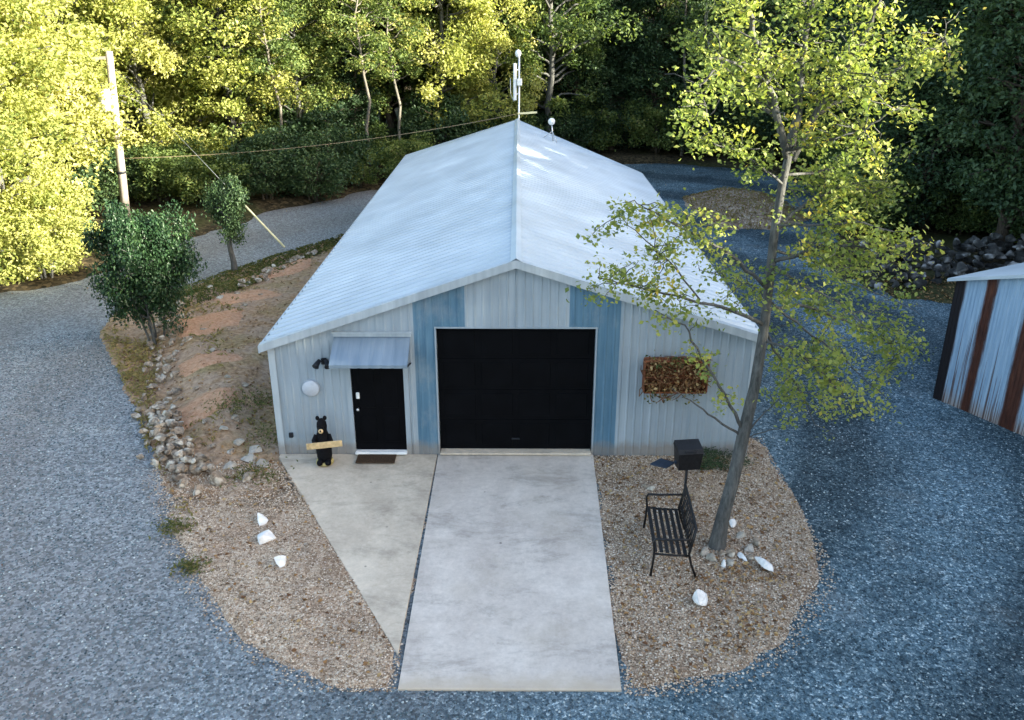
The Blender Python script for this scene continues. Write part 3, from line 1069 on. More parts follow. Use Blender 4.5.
# ------------------------------------------------------------------ pedestal grill
gr_ = gp(686, 497)
grl = empty('pedestal_grill', (gr_[0] - .03, gr_[1], -.14), .12, 'black pedestal charcoal grill on a post behind the bench', 'grill')
mb = MB(); mb.tube([(0, 0, -.1), (0, 0, .78)], .028, 8); mb.build('post', M['grill'], grl)
mb = MB()
mb.add([(-.22, -.15, .78), (.22, -.15, .78), (.22, .16, .78), (-.22, .16, .78), (-.25, -.2, 1.12), (.25, -.2, 1.12), (.25, .18, 1.16), (-.25, .18, 1.16),
        (-.235, -.18, 1.12), (.235, -.18, 1.12), (.235, .165, 1.15), (-.235, .165, 1.15), (-.2, -.13, .84), (.2, -.13, .84), (.2, .14, .84), (-.2, .14, .84)],
       [(0, 3, 2, 1), (0, 1, 5, 4), (1, 2, 6, 5), (2, 3, 7, 6), (3, 0, 4, 7), (4, 5, 9, 8), (5, 6, 10, 9), (6, 7, 11, 10), (7, 4, 8, 11), (8, 9, 13, 12), (9, 10, 14, 13), (10, 11, 15, 14), (11, 8, 12, 15), (12, 13, 14, 15)])
mb.build('fire_box', M['grill'], grl)
mb = MB()
for k in range(12): mb.tube([(-.22 + k * .04, -.17, 1.1), (-.22 + k * .04, .16, 1.13)], .007, 5)
mb.build('grate', M['black_iron'], grl)
mb = MB()
mb.add([(-.26, -.21, 1.125), (.26, -.21, 1.125), (.26, .2, 1.165), (-.26, .2, 1.165), (-.25, -.14, 1.19), (.25, -.14, 1.19), (.25, .17, 1.25), (-.25, .17, 1.25)], [(0, 3, 2, 1), (4, 5, 6, 7), (0, 1, 5, 4), (1, 2, 6, 5), (2, 3, 7, 6), (3, 0, 4, 7)])
mb.tube([(-.1, -.19, 1.17), (-.1, -.24, 1.19), (.1, -.24, 1.19), (.1, -.19, 1.17)], .01, 6)
mb.build('lid', M['grill'], grl)
mb = MB()
mb.add([(-.25, 0, .86), (-.5, -.2, .86), (-.78, 0, .86), (-.5, .2, .86), (-.25, 0, .88), (-.5, -.2, .88), (-.78, 0, .88), (-.5, .2, .88)], [(0, 1, 2, 3), (4, 7, 6, 5), (0, 4, 5, 1), (1, 5, 6, 2), (2, 6, 7, 3), (3, 7, 4, 0)])
mb.bar((-.27, 0, .87), (-.2, 0, .9), .05)
mb.build('side_shelf', M['shelf_blue'], grl)

grl.scale = (.86, .86, .97)
# ------------------------------------------------------------------ park bench, facing the driveway
bc = empty('park_bench', (2.42, -3.2, 0.02), R(-3), 'black iron park bench with slatted seat facing the driveway', 'bench')
LB = 1.26                                                # along y; seat front towards -x
mb = MB()
for k in range(6):
    x = -.27 + k * .09
    mb.bbox((x, 0, .43 - .008 * k), (.055, LB, .022), .005)
mb.build('seat', M['black_iron'], bc)
mb = MB()
for k in range(13):
    y = -LB / 2 + .06 + k * (LB - .12) / 12
    mb.tube([(.235, y, .42), (.30, y, .80)], .011, 5)
mb.bbox((.31, 0, .83), (.035, LB, .06), .008)
mb.bbox((.25, 0, .49), (.03, LB, .03), .008)
for y in (-.3, 0, .3):
    mb.tube([(.275 + .025 * math.sin(a), y + .12 * math.cos(a), .65 + .11 * math.sin(a)) for a in np.linspace(0, 2 * math.pi, 15)], .012, 5)
mb.build('backrest', M['black_iron'], bc)
for sy in (-1, 1):
    y = sy * (LB / 2 + .015)
    mb = MB()
    mb.tube([(-.32, y, 0), (-.30, y, .22), (-.29, y, .44), (-.31, y, .6), (-.28, y, .655), (-.1, y, .65), (.1, y, .66), (.28, y, .67)], [.02, .018, .018, .018, .02, .02, .018, .016], 7)
    mb.build('armrest', M['black_iron'], bc)
    mb = MB()
    mb.tube([(.36, y, 0), (.27, y, .24), (.23, y, .42), (.27, y, .62), (.31, y, .86)], [.02, .018, .02, .018, .016], 7)
    mb.tube([(-.29, y, .40), (0, y, .38), (.235, y, .38)], .016, 6)
    mb.build('end_frame', M['black_iron'], bc)

# ------------------------------------------------------------------ loose rocks
rocks = [
    (261, 523, .30, .24, .17, 'white quartz rock, northmost of three in the pebbles left of the walkway', 'rock_white'),
    (266, 541, .32, .27, .18, 'white pointed rock, middle of three in the pebbles left of the walkway', 'rock_white'),
    (281, 566, .24, .2, .2, 'white blocky rock nearest the walkway edge', 'rock_white'),
    (697, 605, .27, .25, .27, 'white rock lying alone on the pebbles in front of the bench', 'rock_white'),
    (764, 570, .38, .24, .2, 'large white rock right of the maple base', 'rock_white'),
    (724, 567, .13, .12, .12, 'small white rock touching the foot of the maple trunk', 'rock_white'),
    (733, 527, .17, .15, .14, 'white rock just behind the maple trunk', 'rock_white'),
    (742, 560, .22, .1, .08, 'thin pale stone lying between maple base and large white rock', 'rock_white'),
    (650, 489, .28, .18, .1, 'flat pale stone behind the far end of the bench', 'stone'),
    (219, 484, .42, .36, .3, 'big grey stone at the foot of the stone wall', 'stone'),
    (250, 482, .3, .24, .18, 'tan stone between stone wall and walkway', 'stone'),
    (199, 494, .3, .16, .14, 'pinkish flat stone at the gravel road edge', 'stone'),
    (183, 488, .2, .18, .14, 'small dark stone beside the flat stone at the gravel road edge', 'stone'),
    (690, 556, .16, .14, .1, 'small brown stone under the near end of the bench', 'stone'),
]
rnd = random.Random(11)
for px, py, a, b, c, lab, mt in rocks:
    x, y = gp(px, py)
    mb = MB(); mb.stone((0, 0, 0), (a, b, c * 1.25), rnd, rnd.uniform(0, 3))
    z = .03 + (left_z(np.array([[x, y]]))[0] if x < 0 else 0)
    o = mb.build('rock', M[mt]); o.location = (x, y, max(.03, z) + c * .2)
    tag(o, lab, 'rock')
# stones ringing the maple
for k, (px, py, a) in enumerate([(712, 562, .2), (731, 556, .2), (748, 550, .26), (757, 545, .2), (740, 538, .2), (723, 556, .16), (730, 566, .18), (751, 560, .16), (704, 555, .2)]):
    x, y = gp(px, py)
    mb = MB(); mb.stone((0, 0, 0), (a, a * .8, a * .7), rnd, rnd.uniform(0, 3))
    o = mb.build('rock', M['stone' if k % 2 else 'stone_pale'], loc=(x, y, .06))
    tag(o, 'small stone in the loose ring round the maple base', 'rock', 'small stones round the maple base')


rs_ = random.Random(15)
first = []
for k in range(4):
    mb = MB(); mb.stone((0, 0, 0), (.2, .16, .12), rs_, 0)
    first.append([mb.build('rock', M['stone_pale' if k % 2 else 'stone']), False])
spots_ = [gp(px, py) for px, py in ((178, 360), (190, 352), (205, 345), (215, 365), (170, 395), (182, 402), (198, 398), (230, 392), (246, 398), (225, 440), (240, 446), (215, 452), (205, 430), (232, 455), (250, 460), (262, 466),
          (238, 428), (188, 440), (222, 310), (238, 306), (250, 296), (268, 292), (285, 284), (296, 276), (262, 308), (246, 318), (205, 318), (195, 326), (212, 300), (228, 292), (310, 262), (318, 254), (255, 452), (230, 470), (212, 468))]
for x, y in spots_:
    f0 = first[rs_.randrange(4)]
    o = f0[0].copy() if f0[1] else f0[0]
    if f0[1]: COL.objects.link(o)
    f0[1] = True
    z = left_z(np.array([[x, y]]))[0]
    o.location = (x, y, z + .03)
    o.rotation_euler = (0, 0, rs_.uniform(0, 6))
    sc_ = rs_.uniform(.6, 1.7)
    o.scale = (sc_, sc_, sc_ * rs_.uniform(.7, 1.1))
    tag(o, 'small stone lying on the soil of the planting bed', 'rock', 'small stones on the planting bed soil')


def stone_wall(name, path, n, sizes, hgt, width, mat, label, seed, white=0, zf=None):
    rnd = random.Random(seed)
    mb, mw = MB(), MB()
    pl = [Vector(p).to_2d() for p in path]
    seg = [(pl[i + 1] - pl[i]).length for i in range(len(pl) - 1)]
    for k in range(n):
        s_ = rnd.random() * sum(seg)
        i = 0
        while s_ > seg[i] and i < len(seg) - 1: s_ -= seg[i]; i += 1
        d = (pl[i + 1] - pl[i]).normalized(); p = pl[i] + d * s_
        off = rnd.uniform(-.5, .5) * width
        nrm = Vector((-d.y, d.x))
        q = p + nrm * off
        sz = rnd.uniform(*sizes)
        z = rnd.random() ** 1.2 * hgt * (1 - abs(off) / width * .9)
        gz = zf(q.x, q.y) if zf else 0
        (mw if rnd.random() < white else mb).stone((q.x, q.y, gz + z + sz * .2), (sz, sz * rnd.uniform(.6, .95), sz * rnd.uniform(.5, .85)), rnd, rnd.uniform(0, 3))
    o = mb.build(name, mat)
    return tag(o, label, 'stone wall')


lz = lambda x, y: max(0, left_z(np.array([[x, y]]))[0])
stone_wall('stone_wall', [gp(178, 318), gp(168, 350), gp(163, 385), gp(155, 425), gp(165, 455), gp(180, 470), gp(200, 480)], 120, (.08, .28), .14, .9, M['stone'], 'low dry stone edging wall between left gravel road and planting bed', 5, 0, lz)
stone_wall('stone_pile', [gp(163, 412), gp(168, 440), gp(180, 465), gp(200, 482)], 130, (.12, .27), .3, .6, M['stone'], 'heaped pale stones at the lower end of the edging wall by the road', 8, 0, lz)
stone_wall('stone_wall', [gp(236, 300), gp(262, 290), gp(300, 268), gp(318, 262)], 46, (.12, .3), .1, .6, M['stone'], 'scattered row of small stones across the planting bed by the thin tree', 6, 0, lz)
stone_wall('stone_wall', [(10.9, 11.6), (12.5, 11.4), (14.5, 11.8), (17, 12.6), (20, 13.2), (24, 13.8)], 520, (.2, .55), 1.3, 2.8, M['boulder'], 'dark boulder bank behind the rusty shed under the trees', 7, 0, lambda x, y: .05)

# ------------------------------------------------------------------ rusty shed
shu = Vector((.4764, -.8792, 0)); shn = Vector((.8792, .4764, 0))
so = Vector((9.27, 2.73, 0))
shd = empty('rusty_shed', so, math.atan2(shu.y, shu.x), 'corrugated metal shed with vertical rust streaks and a white roof', 'shed')
# local axes: +x along the gable wall towards the camera, +y into the shed
SW, SD, SE, SR = 4.4, 5.0, 2.72, 3.4
stz = lambda x: SE + (SR - SE) * (1 - abs(x - SW / 2) / (SW / 2))
t = NT('shed_siding', .6, .3, .1)
xs_ = t.sep(t.obj)[0]; zs_ = t.sep(t.obj)[2]
wob = t.math('ADD', xs_, t.math('MULTIPLY', t.math('SUBTRACT', t.noise(1, t.mapping((13, 13, .9)), detail=8, rough=.75), .5), .2))
nz = t.noise(1, t.mapping((16, 16, .9)), detail=6, rough=.65)
clean = t.ramp(nz, [(.3, (.2, .31, .43)), (.6, (.33, .45, .57)), (.8, (.48, .58, .67))])
rustc = t.ramp(t.noise(1, t.mapping((12, 12, 2)), detail=7, rough=.7), [(.3, (.03, .012, .009)), (.55, (.075, .026, .016)), (.8, (.16, .06, .03))])
mask = t.ramp(t.math('DIVIDE', wob, 4.4), [(0, 1.0), (.045, 1.0), (.062, 0.0), (.148, 0.0), (.158, 1.0), (.2, 1.0), (.212, 0.0), (.345, 0.0), (.358, 1.0), (.425, 1.0), (.44, 0.0), (.52, 0.0), (.535, 1.0), (.62, 1.0), (.635, 0.0), (.8, 0.0), (.82, 1.0), (.9, 1.0), (.93, 0.0)])
streak = t.ramp(t.math('ADD', t.noise(1, t.mapping((22, 22, .35)), detail=5, rough=.6), t.math('MULTIPLY', t.math('SUBTRACT', 1.2, zs_), .07)), [(.56, 0.0), (.62, .9)])
low = t.ramp(t.math('ADD', zs_, t.math('MULTIPLY', nz, .6)), [(.35, .8), (.7, 0.0)])
base = t.mix(low, clean, (.35, .3, .26))
base = t.mix(streak, base, (.085, .045, .035))
base = t.mix(mask, base, rustc)
base = t.mix(t.ramp(wob, [(.2, 1.0), (.25, 0.0)]), base, (.012, .01, .012))
t.color(base)
M['shed'] = t.m
mb = MB()
pr = rib_profile(0, SW, .08, .012)
vv = []
for x, d in pr: vv += [(x, -d, -.05), (x, -d, stz(x))]
mb.add(vv, [(2 * i, 2 * i + 2, 2 * i + 3, 2 * i + 1) for i in range(len(pr) - 1)])
mb.build('wall', M['shed'], shd)
mb = MB()
mb.add([(0, 0, -.05), (0, SD, -.05), (0, SD, SE), (0, 0, SE)], [(0, 1, 2, 3)])
mb.add([(SW, 0, -.05), (SW, SD, -.05), (SW, SD, SE), (SW, 0, SE)], [(0, 3, 2, 1)])
mb.add([(0, SD, -.05), (SW, SD, -.05), (SW, SD, SE), (SW / 2, SD, SR), (0, SD, SE)], [(0, 1, 2, 3, 4)])
mb.build('wall', M['rust'], shd)
for s_ in (0, 1):
    mb = MB()
    e0 = Vector((-.12 if s_ == 0 else SW + .12, 0, stz(0) - .035)); rd = Vector((SW / 2, 0, SR + .01))
    th = Vector((0, 0, .07)); q0 = Vector((0, -.14, 0)); q1 = Vector((0, SD + .1, 0))
    c8 = [e0 + q0, rd + q0, rd + q1, e0 + q1]
    mb.add(c8 + [c + th for c in c8], [(0, 3, 2, 1), (4, 5, 6, 7), (0, 1, 5, 4), (1, 2, 6, 5), (2, 3, 7, 6), (3, 0, 4, 7)])
    mb.build('roof', M['roof'], shd)

# ------------------------------------------------------------------ utility pole, wires
pl_ = empty('utility_pole', (-15.63, 19.08, 0), 0, 'leaning weathered wooden utility pole with grey transformer', 'utility pole')
ptop = Vector((.45, 0, 6.55))
mb = MB(); mb.tube([(0, 0, -.4), ptop * .5, ptop], [.17, .15, .125], 12); mb.build('pole', M['pole'], pl_)
q = ptop * .735
mb = MB(); mb.tube([(q.x - .28, -.16, q.z - .42), (q.x - .28, -.16, q.z - .4), (q.x - .26, -.16, q.z + .4), (q.x - .26, -.16, q.z + .44)], [.2, .24, .24, .17], 16); mb.bar((q.x - .1, -.1, q.z + .2), (q.x - .02, -.03, q.z + .2), .06); mb.build('transformer', M['transformer'], pl_)
mb = MB(); mb.tube([(q.x - .3, -.2, q.z + .44), (q.x - .3, -.2, q.z + .62)], [.05, .03], 8); mb.build('bushing', M['dark_trim'], pl_)
mb = MB(); mb.bar((ptop.x - .65, -.05, ptop.z - .25), (ptop.x + .1, -.05, ptop.z - .22), .09, .11); mb.build('cross_arm', M['pole'], pl_)
mb = MB(); mb.tube([(ptop.x * .33, -.02, 2.05), (ptop.x * .33, -.02, 2.14)], .19, 12); mb.build('band', M['dark_trim'], pl_)


def catenary(a, b, sag, n=24):
    a, b = Vector(a), Vector(b)
    return [a.lerp(b, i / n) - Vector((0, 0, sag * 4 * (i / n) * (1 - i / n))) for i in range(n + 1)]


pw = Vector((-15.63, 19.08, 0))
mb = MB(); mb.tube(catenary(pw + ptop * .4, (.06, LM + .06, 4.15), .35), .011, 5)
tag(mb.build('service_wire', M['wire']), 'tan service wire sagging from the utility pole to the garage ridge', 'wire')
ga = gp(285, 250)
mb = MB()
top = pw + ptop * .93; gnd = Vector((ga[0], ga[1], .1))
mb.tube([top, gnd], .007, 5)
go = mb.build('guy_wire', M['steel'])
tag(go, 'steel guy wire slanting from the pole top down to the planting bed', 'wire')
mb = MB(); mb.tube([gnd.lerp(top, .0), gnd.lerp(top, .22)], .035, 8)
mb.build('guard_sleeve', M['guard'], go)

# ------------------------------------------------------------------ the maple over the right-hand bed
rnd = random.Random(21); rng = np.random.default_rng(21)
mp = empty('maple_tree', (3.22, -3.06, 0), 0, 'leaning yellow-green young tree with a tall open crown by the bench', 'tree')
mo_ = Vector((3.22, -3.06, 0))
L_ = lambda px, py, y: at(px, py, y) - mo_
tr = MB()
trunk = [Vector((-.03, .02, -.12)), L_(717, 547, -3.05), L_(722, 520, -3.03), L_(733, 480, -3.0), L_(744, 432, -2.95), L_(755, 385, -2.85), L_(763, 335, -2.75), L_(769, 285, -2.65), L_(774, 235, -2.6), L_(782, 185, -2.55), L_(790, 150, -2.5)]
tr.tube(trunk, [.24, .145, .108, .1, .096, .082, .074, .068, .063, .058, .053], 12)
tips = []


def mlimb(pts, r0, r1, foliage=True, sub=5, spread=.55):
    P3 = [L_(*p) for p in pts]
    rs = [r0 + (r1 - r0) * i / (len(P3) - 1) for i in range(len(P3))]
    # smooth the polyline
    fine, fr_ = [], []
    for i in range(len(P3) - 1):
        for k in range(4):
            fine.append(P3[i].lerp(P3[i + 1], k / 4) + Vector((rnd.gauss(0, .012), rnd.gauss(0, .012), rnd.gauss(0, .012))) * (k > 0)); fr_.append(rs[i] + (rs[i + 1] - rs[i]) * k / 4)
    fine.append(P3[-1]); fr_.append(rs[-1])
    tr.tube(fine, fr_, 7)
    if foliage:
        for k in range(sub * (len(P3) - 1)):
            i = rnd.randrange(len(fine) // 4, len(fine))
            p = fine[i]
            d = Vector((rnd.gauss(0, 1), rnd.gauss(0, 1), rnd.gauss(.1, .6))).normalized()
            e = p + d * spread * rnd.uniform(.5, 1.3)
            limb(tr, p, e, max(.008, fr_[i] * .35), .004, rnd, 4, .5, 5)
            tips.append((p, e))
    return fine


mlimb([(788, 160, -2.5), (778, 120, -2.6), (768, 80, -2.7), (755, 40, -2.9), (745, -5, -3.0), (740, -50, -3.1)], .06, .02, True, 7)
mlimb([(790, 152, -2.5), (798, 110, -2.3), (800, 60, -2.1), (812, 5, -2.0), (818, -60, -1.8)], .075, .02, True, 8)
mlimb([(792, 160, -2.5), (815, 115, -2.4), (838, 80, -2.5), (862, 45, -2.7), (880, 0, -2.8), (890, -50, -2.9)], .055, .015, True, 8)
mlimb([(815, 115, -2.4), (850, 95, -2.0), (890, 72, -1.7), (930, 52, -1.5), (945, 40, -1.4)], .03, .008, True, 7, .5)
mlimb([(778, 120, -2.6), (745, 90, -2.2), (718, 55, -1.9), (700, 30, -1.8)], .03, .008, True, 8, .5)
mlimb([(770, 85, -2.7), (725, 60, -3.2), (700, 85, -3.4), (712, 130, -3.5)], .025, .006, True, 7, .4)
mlimb([(783, 185, -2.55), (760, 165, -2.9), (735, 150, -3.1), (715, 145, -3.2)], .02, .006, True, 3, .35)
mlimb([(775, 230, -2.6), (810, 200, -2.4), (845, 185, -2.2), (880, 195, -2.1)], .035, .008, True, 9, .5)
mlimb([(772, 262, -2.62), (810, 250, -3.0), (850, 245, -3.2), (890, 250, -3.3)], .035, .008, True, 9, .48)
mlimb([(766, 310, -2.7), (800, 305, -2.3), (845, 320, -2.1), (885, 340, -2.0), (900, 360, -2.0)], .03, .006, True, 8, .45)
mlimb([(762, 340, -2.75), (795, 350, -3.2), (830, 380, -3.4), (855, 410, -3.5)], .022, .005, True, 7, .38)
for pts in ([(774, 250, -2.62), (815, 262, -2.2), (855, 285, -1.9), (890, 300, -1.8)], [(768, 300, -2.7), (805, 330, -2.5), (840, 355, -2.5), (870, 385, -2.6)],
            [(764, 330, -2.75), (785, 365, -2.4), (805, 400, -2.3), (815, 425, -2.3)], [(776, 225, -2.6), (815, 225, -3.1), (860, 222, -3.4), (895, 232, -3.5)],
            [(785, 175, -2.55), (825, 170, -2.0), (865, 160, -1.8), (890, 165, -1.7)], [(772, 265, -2.65), (800, 285, -3.2), (835, 300, -3.5), (870, 330, -3.6)]):
    mlimb(pts, .022, .005, True, 4, .42)
mlimb([(790, 150, -2.5), (830, 140, -3.0), (865, 130, -3.3), (895, 110, -3.4)], .03, .008, True, 8, .45)
mlimb([(768, 290, -2.65), (740, 262, -2.9), (705, 240, -3.1), (670, 222, -3.2), (640, 205, -3.25)], .032, .006, True, 5, .4)
mlimb([(764, 325, -2.75), (730, 310, -3.1), (690, 300, -3.3), (640, 288, -3.5), (598, 278, -3.6)], .032, .006, True, 5, .36)
mlimb([(700, 300, -3.3), (668, 260, -3.4), (640, 235, -3.5), (618, 215, -3.5)], .014, .004, True, 4, .34)
mlimb([(744, 432, -2.95), (725, 395, -3.1), (700, 355, -3.2), (685, 325, -3.3), (655, 310, -3.3)], .03, .006, True, 2, .3)
mlimb([(742, 436, -2.95), (715, 418, -3.15), (690, 400, -3.3), (672, 388, -3.4)], .022, .004, False)
mlimb([(747, 432, -2.95), (765, 412, -2.8), (785, 395, -2.7)], .016, .004, True, 2, .25)
mlimb([(744, 437, -2.95), (765, 432, -3.1), (790, 426, -3.3)], .012, .004, False)
mlimb([(768, 300, -2.65), (752, 285, -2.2), (735, 280, -1.8), (700, 270, -1.5)], .02, .005, True, 4, .36)
tro = tr.build('trunk', M['bark'], mp)
P, T = [], []
for p, e in tips:
    top_ = (p.z + e.z) / 2
    k = int(rnd.uniform(12, 84) * (1.0 if top_ > 5.2 else .85))
    ct = min(1, max(0, rnd.gauss(.42, .16)))
    for _ in range(k):
        u = rnd.random() ** .6
        sp = .1
        q = p.lerp(e, u * 1.15) + Vector((rnd.gauss(0, sp), rnd.gauss(0, sp), rnd.gauss(-.05, sp * .9)))
        P.append(q); T.append(min(1, max(0, ct + rnd.gauss(0, .13))))
leaf_mesh('crown', np.array(P), rng.uniform(.035, .095, len(P)), T, rng, .35, .72, M['leaf_maple'], mp, .5, .1)

# ------------------------------------------------------------------ shrubs and small tree in the left bed
hs = make_tree('round_shrub', 37, 3.1, .7, 2.3, 70, 150, .11, M['leaf_shrub'], M['bark'], .05, 'round dark green multi-stemmed shrub beside the left gravel road', 'shrub', None, stems=5, lean=.045, flat=.85, rough=1)
hs.location = (-9.25, 5.85, .05)
hs.scale = (.6, .7, .98)
st = make_tree('thin_tree', 33, 2.7, 1.0, 1.3, 30, 70, .1, M['leaf_dark'], M['bark'], .15, 'small thin dark tree standing in the bed behind the round shrub', 'tree', None, flat=1.0, shell=.2)
st.location = (-9.28, 12.49, .05)
st.scale = (.72, .75, 1.05)
WP, WT = [], []
for px, py, s_ in ((235, 300, .25), (176, 530, .16), (192, 568, .14), (252, 478, .25), (236, 420, .3), (268, 440, .3), (262, 405, .25), (190, 300, .35), (215, 290, .3)):
    x, y = gp(px, py); rg = np.random.default_rng(px)
    n = 260
    P = rg.normal(0, 1, (n, 3)) * [s_, s_ * .8, s_ * .35]; P[:, 2] = np.abs(P[:, 2]) + .02
    WP.append(P + [x, y, left_z(np.array([[x, y]]))[0]]); WT.append(rg.random(n) * .6)
WP = np.concatenate(WP); rg = np.random.default_rng(2)
tag(leaf_mesh('weeds', WP, rg.uniform(.04, .09, len(WP)), np.concatenate(WT) + .25, rg, .2, .4, M['grass']), kind='stuff')
dp = make_tree('dark_plant', 41, .45, .08, .9, 26, 26, .09, M['leaf_dark'], M['bark_dark'], .02, 'low dark plant against the front wall behind the grill', 'plant', None, stems=3)
dp.location = (3.72, -.32, .02)
dp.scale = (.5, .35, .3)


# ------------------------------------------------------------------ grass, leaves and stones scattered on the ground
def scatter(poly, n, seed, zf, lo=.05):
    rg = np.random.default_rng(seed); poly_ = np.array(poly)
    P = rg.uniform(poly_.min(0), poly_.max(0), (n, 2))
    P = P[sdist(P, poly_) > lo]
    return P, zf(P), rg


# dry and green grass in the planting bed
P, Z, rg = scatter([gp(100, 335), gp(165, 345), gp(150, 470), gp(130, 405)], 5200, 61, left_z)
P2, Z2, _ = scatter([gp(165, 330), gp(175, 290), gp(240, 262), gp(345, 235), gp(330, 262), gp(250, 300)], 9000, 62, left_z)
P3, Z3, _ = scatter(LEFT[4:15] + [(-4.7, 22), (-4.7, 0), (-5.5, -2)], 9000, 63, left_z)
P3k = wav(P3, 1.5, 3, 70) > .3
P3, Z3 = P3[P3k], Z3[P3k]
PP = np.concatenate([P, P2, P3]); ZZ = np.concatenate([Z, Z2, Z3])
Pm, Zm, _ = scatter(MOUND, 1800, 64, mound_z, -.1)
PP = np.concatenate([PP, Pm]); ZZ = np.concatenate([ZZ, Zm])
T = np.clip(np.concatenate([rg.normal(.95, .12, len(P)), rg.normal(.35, .2, len(P2)), rg.normal(.9, .15, len(P3)), rg.normal(.98, .1, len(Pm))]), 0, 1)
g = leaf_mesh('grass', np.column_stack([PP, ZZ + .05]), rg.uniform(.08, .2, len(PP)), T, rg, .0, .22, M['grass'])
tag(g, kind='stuff')
# fallen leaves
Pa, Za, rg = scatter(RIGHT, 1500, 71, right_z)
Pb, Zb, _ = scatter(LEFT[:10] + [(-5, 3), (-4.6, 0), (-2, -4.5)], 1300, 72, left_z)
Pc, Zc, _ = scatter(MOUND, 4200, 73, mound_z, -.2)
Pd, Zd, _ = scatter(LEFT, 5000, 74, left_z)
Pg, Zg, _ = scatter([gp(100, 335), gp(165, 345), gp(150, 470), gp(130, 405)], 1800, 77, left_z)
Pd = np.concatenate([Pd, Pg]); Zd = np.concatenate([Zd, Zg])
Pe, Ze, _ = scatter(ROAD, 26000, 75, lambda P: P[:, 0] * 0 + .01)
ke = (sdist(Pe, ROAD) < 1.2 * np.random.default_rng(1).random(len(Pe)) ** 2) | (np.random.default_rng(2).random(len(Pe)) < .012)
Pe, Ze = Pe[ke], Ze[ke]
Pf, Zf, _ = scatter([(10, 9), (14, 7.5), (20, 7), (20, 11), (11, 11.5)], 6000, 76, lambda P: forest_z(P) + .02)
Ph = np.random.default_rng(88).normal(0, 1, (110, 2)) * [.4, .35] + gp(745, 628)
Pi = np.random.default_rng(89).normal(0, 1, (90, 2)) * [.35, .2] + gp(742, 575)
Ph = np.concatenate([Ph, Pi]); Ph = Ph[sdist(Ph, RIGHT) > 0]; Zh = right_z(Ph) + .02
PP = np.concatenate([Pa, Pb, Pc, Pd, Pe, Pf, Ph]); ZZ = np.concatenate([Za, Zb, Zc, Zd, Ze, Zf, Zh])
ok = ~((sdist(PP, WALK) > 0) & (np.random.default_rng(4).random(len(PP)) < .93)) & ~((np.abs(PP[:, 0]) < 1.5) & (PP[:, 1] < 0.1) & (PP[:, 1] > -6.2)) & ~((PP[:, 0] > XL - .1) & (PP[:, 0] < XR) & (PP[:, 1] > -.05) & (PP[:, 1] < 22))
PP, ZZ = PP[ok], ZZ[ok]
g = leaf_mesh('fallen_leaves', np.column_stack([PP, ZZ + .015]), rg.uniform(.04, .1, len(PP)), rg.random(len(PP)), rg, 2.0, .6, M['leaf_dry'])
tag(g, kind='stuff')


def pebbles(name, P, Z, size, mat, rg):
    n = len(P)
    oct_ = np.array([[1, 0, 0], [0, 1, 0], [-1, 0, 0], [0, -1, 0], [0, 0, .7], [0, 0, -.7]], float)
    F0 = np.array([[0, 1, 4], [1, 2, 4], [2, 3, 4], [3, 0, 4], [1, 0, 5], [2, 1, 5], [3, 2, 5], [0, 3, 5]])
    a = rg.uniform(0, 6.28, n); c, s = np.cos(a), np.sin(a)
    V = oct_[None] * (size * rg.uniform(.5, 1.3, n))[:, None, None] * rg.uniform(.65, 1.2, (n, 6, 1))
    V = np.stack([V[..., 0] * c[:, None] - V[..., 1] * s[:, None], V[..., 0] * s[:, None] + V[..., 1] * c[:, None], V[..., 2]], -1)
    V += np.column_stack([P, Z])[:, None, :]
    F = (np.arange(n)[:, None, None] * 6 + F0[None]).reshape(-1)
    me = bpy.data.meshes.new(name)
    me.vertices.add(n * 6); me.vertices.foreach_set('co', V.astype(np.float32).ravel())
    me.loops.add(n * 24); me.loops.foreach_set('vertex_index', F.astype(np.int32))
    me.polygons.add(n * 8); me.polygons.foreach_set('loop_start', np.arange(0, n * 24, 3, dtype=np.int32))
    at_ = me.attributes.new('tint', 'FLOAT', 'POINT'); at_.data.foreach_set('value', np.repeat(rg.random(n).astype(np.float32), 6))
    me.update(calc_edges=True); me.materials.append(mat)
    o = bpy.data.objects.new(name, me); COL.objects.link(o)
    return tag(o, kind='stuff')


def pebmat(name, stops):
    t = NT(name, .85, .2)
    a = t.n.new('ShaderNodeAttribute'); a.attribute_name = 'tint'
    t.color(t.ramp(a.outputs['Fac'], stops))
    return t.m


M['peb_grey'] = pebmat('loose_grey_stone', [(0, (.03, .047, .057)), (.5, (.1, .145, .165)), (.85, (.2, .26, .285)), (1, (.55, .6, .6))])
M['peb_tan'] = pebmat('loose_tan_stone', [(0, (.17, .115, .075)), (.4, (.41, .31, .22)), (.8, (.55, .45, .34)), (1, (.7, .63, .54))])
P, Z, rg = scatter([(-9, -8.5), (9, -8.5), (12, -2), (9, 6), (5, 6), (4.6, 1), (-5.5, -2), (-10, 8), (-16, 4)], 80000, 81, lambda P: P[:, 0] * 0 + wav(P, .7, 3, 3) * .018 + wav(P, 3.1, 2, 4) * .007 + .004)
kk = .25 * rg.random(len(P)) ** 2 - .03
k = (sdist(P, RIGHT) < kk) & (sdist(P, LEFT) < kk) & ~((np.abs(P[:, 0]) < 1.42) & (P[:, 1] > -6.22 + .16 * rg.random(len(P)) ** 2))
pebbles('loose_gravel', P[k], Z[k], .019, M['peb_grey'], rg)
P, Z, rg = scatter(RIGHT, 34000, 82, right_z, -.4)
P2, Z2, _ = scatter(LEFT[:8] + [(-6, -1.2), (-4.6, -.3)], 40000, 83, left_z, -.4)
k1 = sdist(P, RIGHT) > -.4 * rg.random(len(P)) ** 2.5; k2 = (sdist(P2, WALK) < .12 * rg.random(len(P2)) ** 3) & (sdist(P2, LEFT) > -.4 * rg.random(len(P2)) ** 2.5)
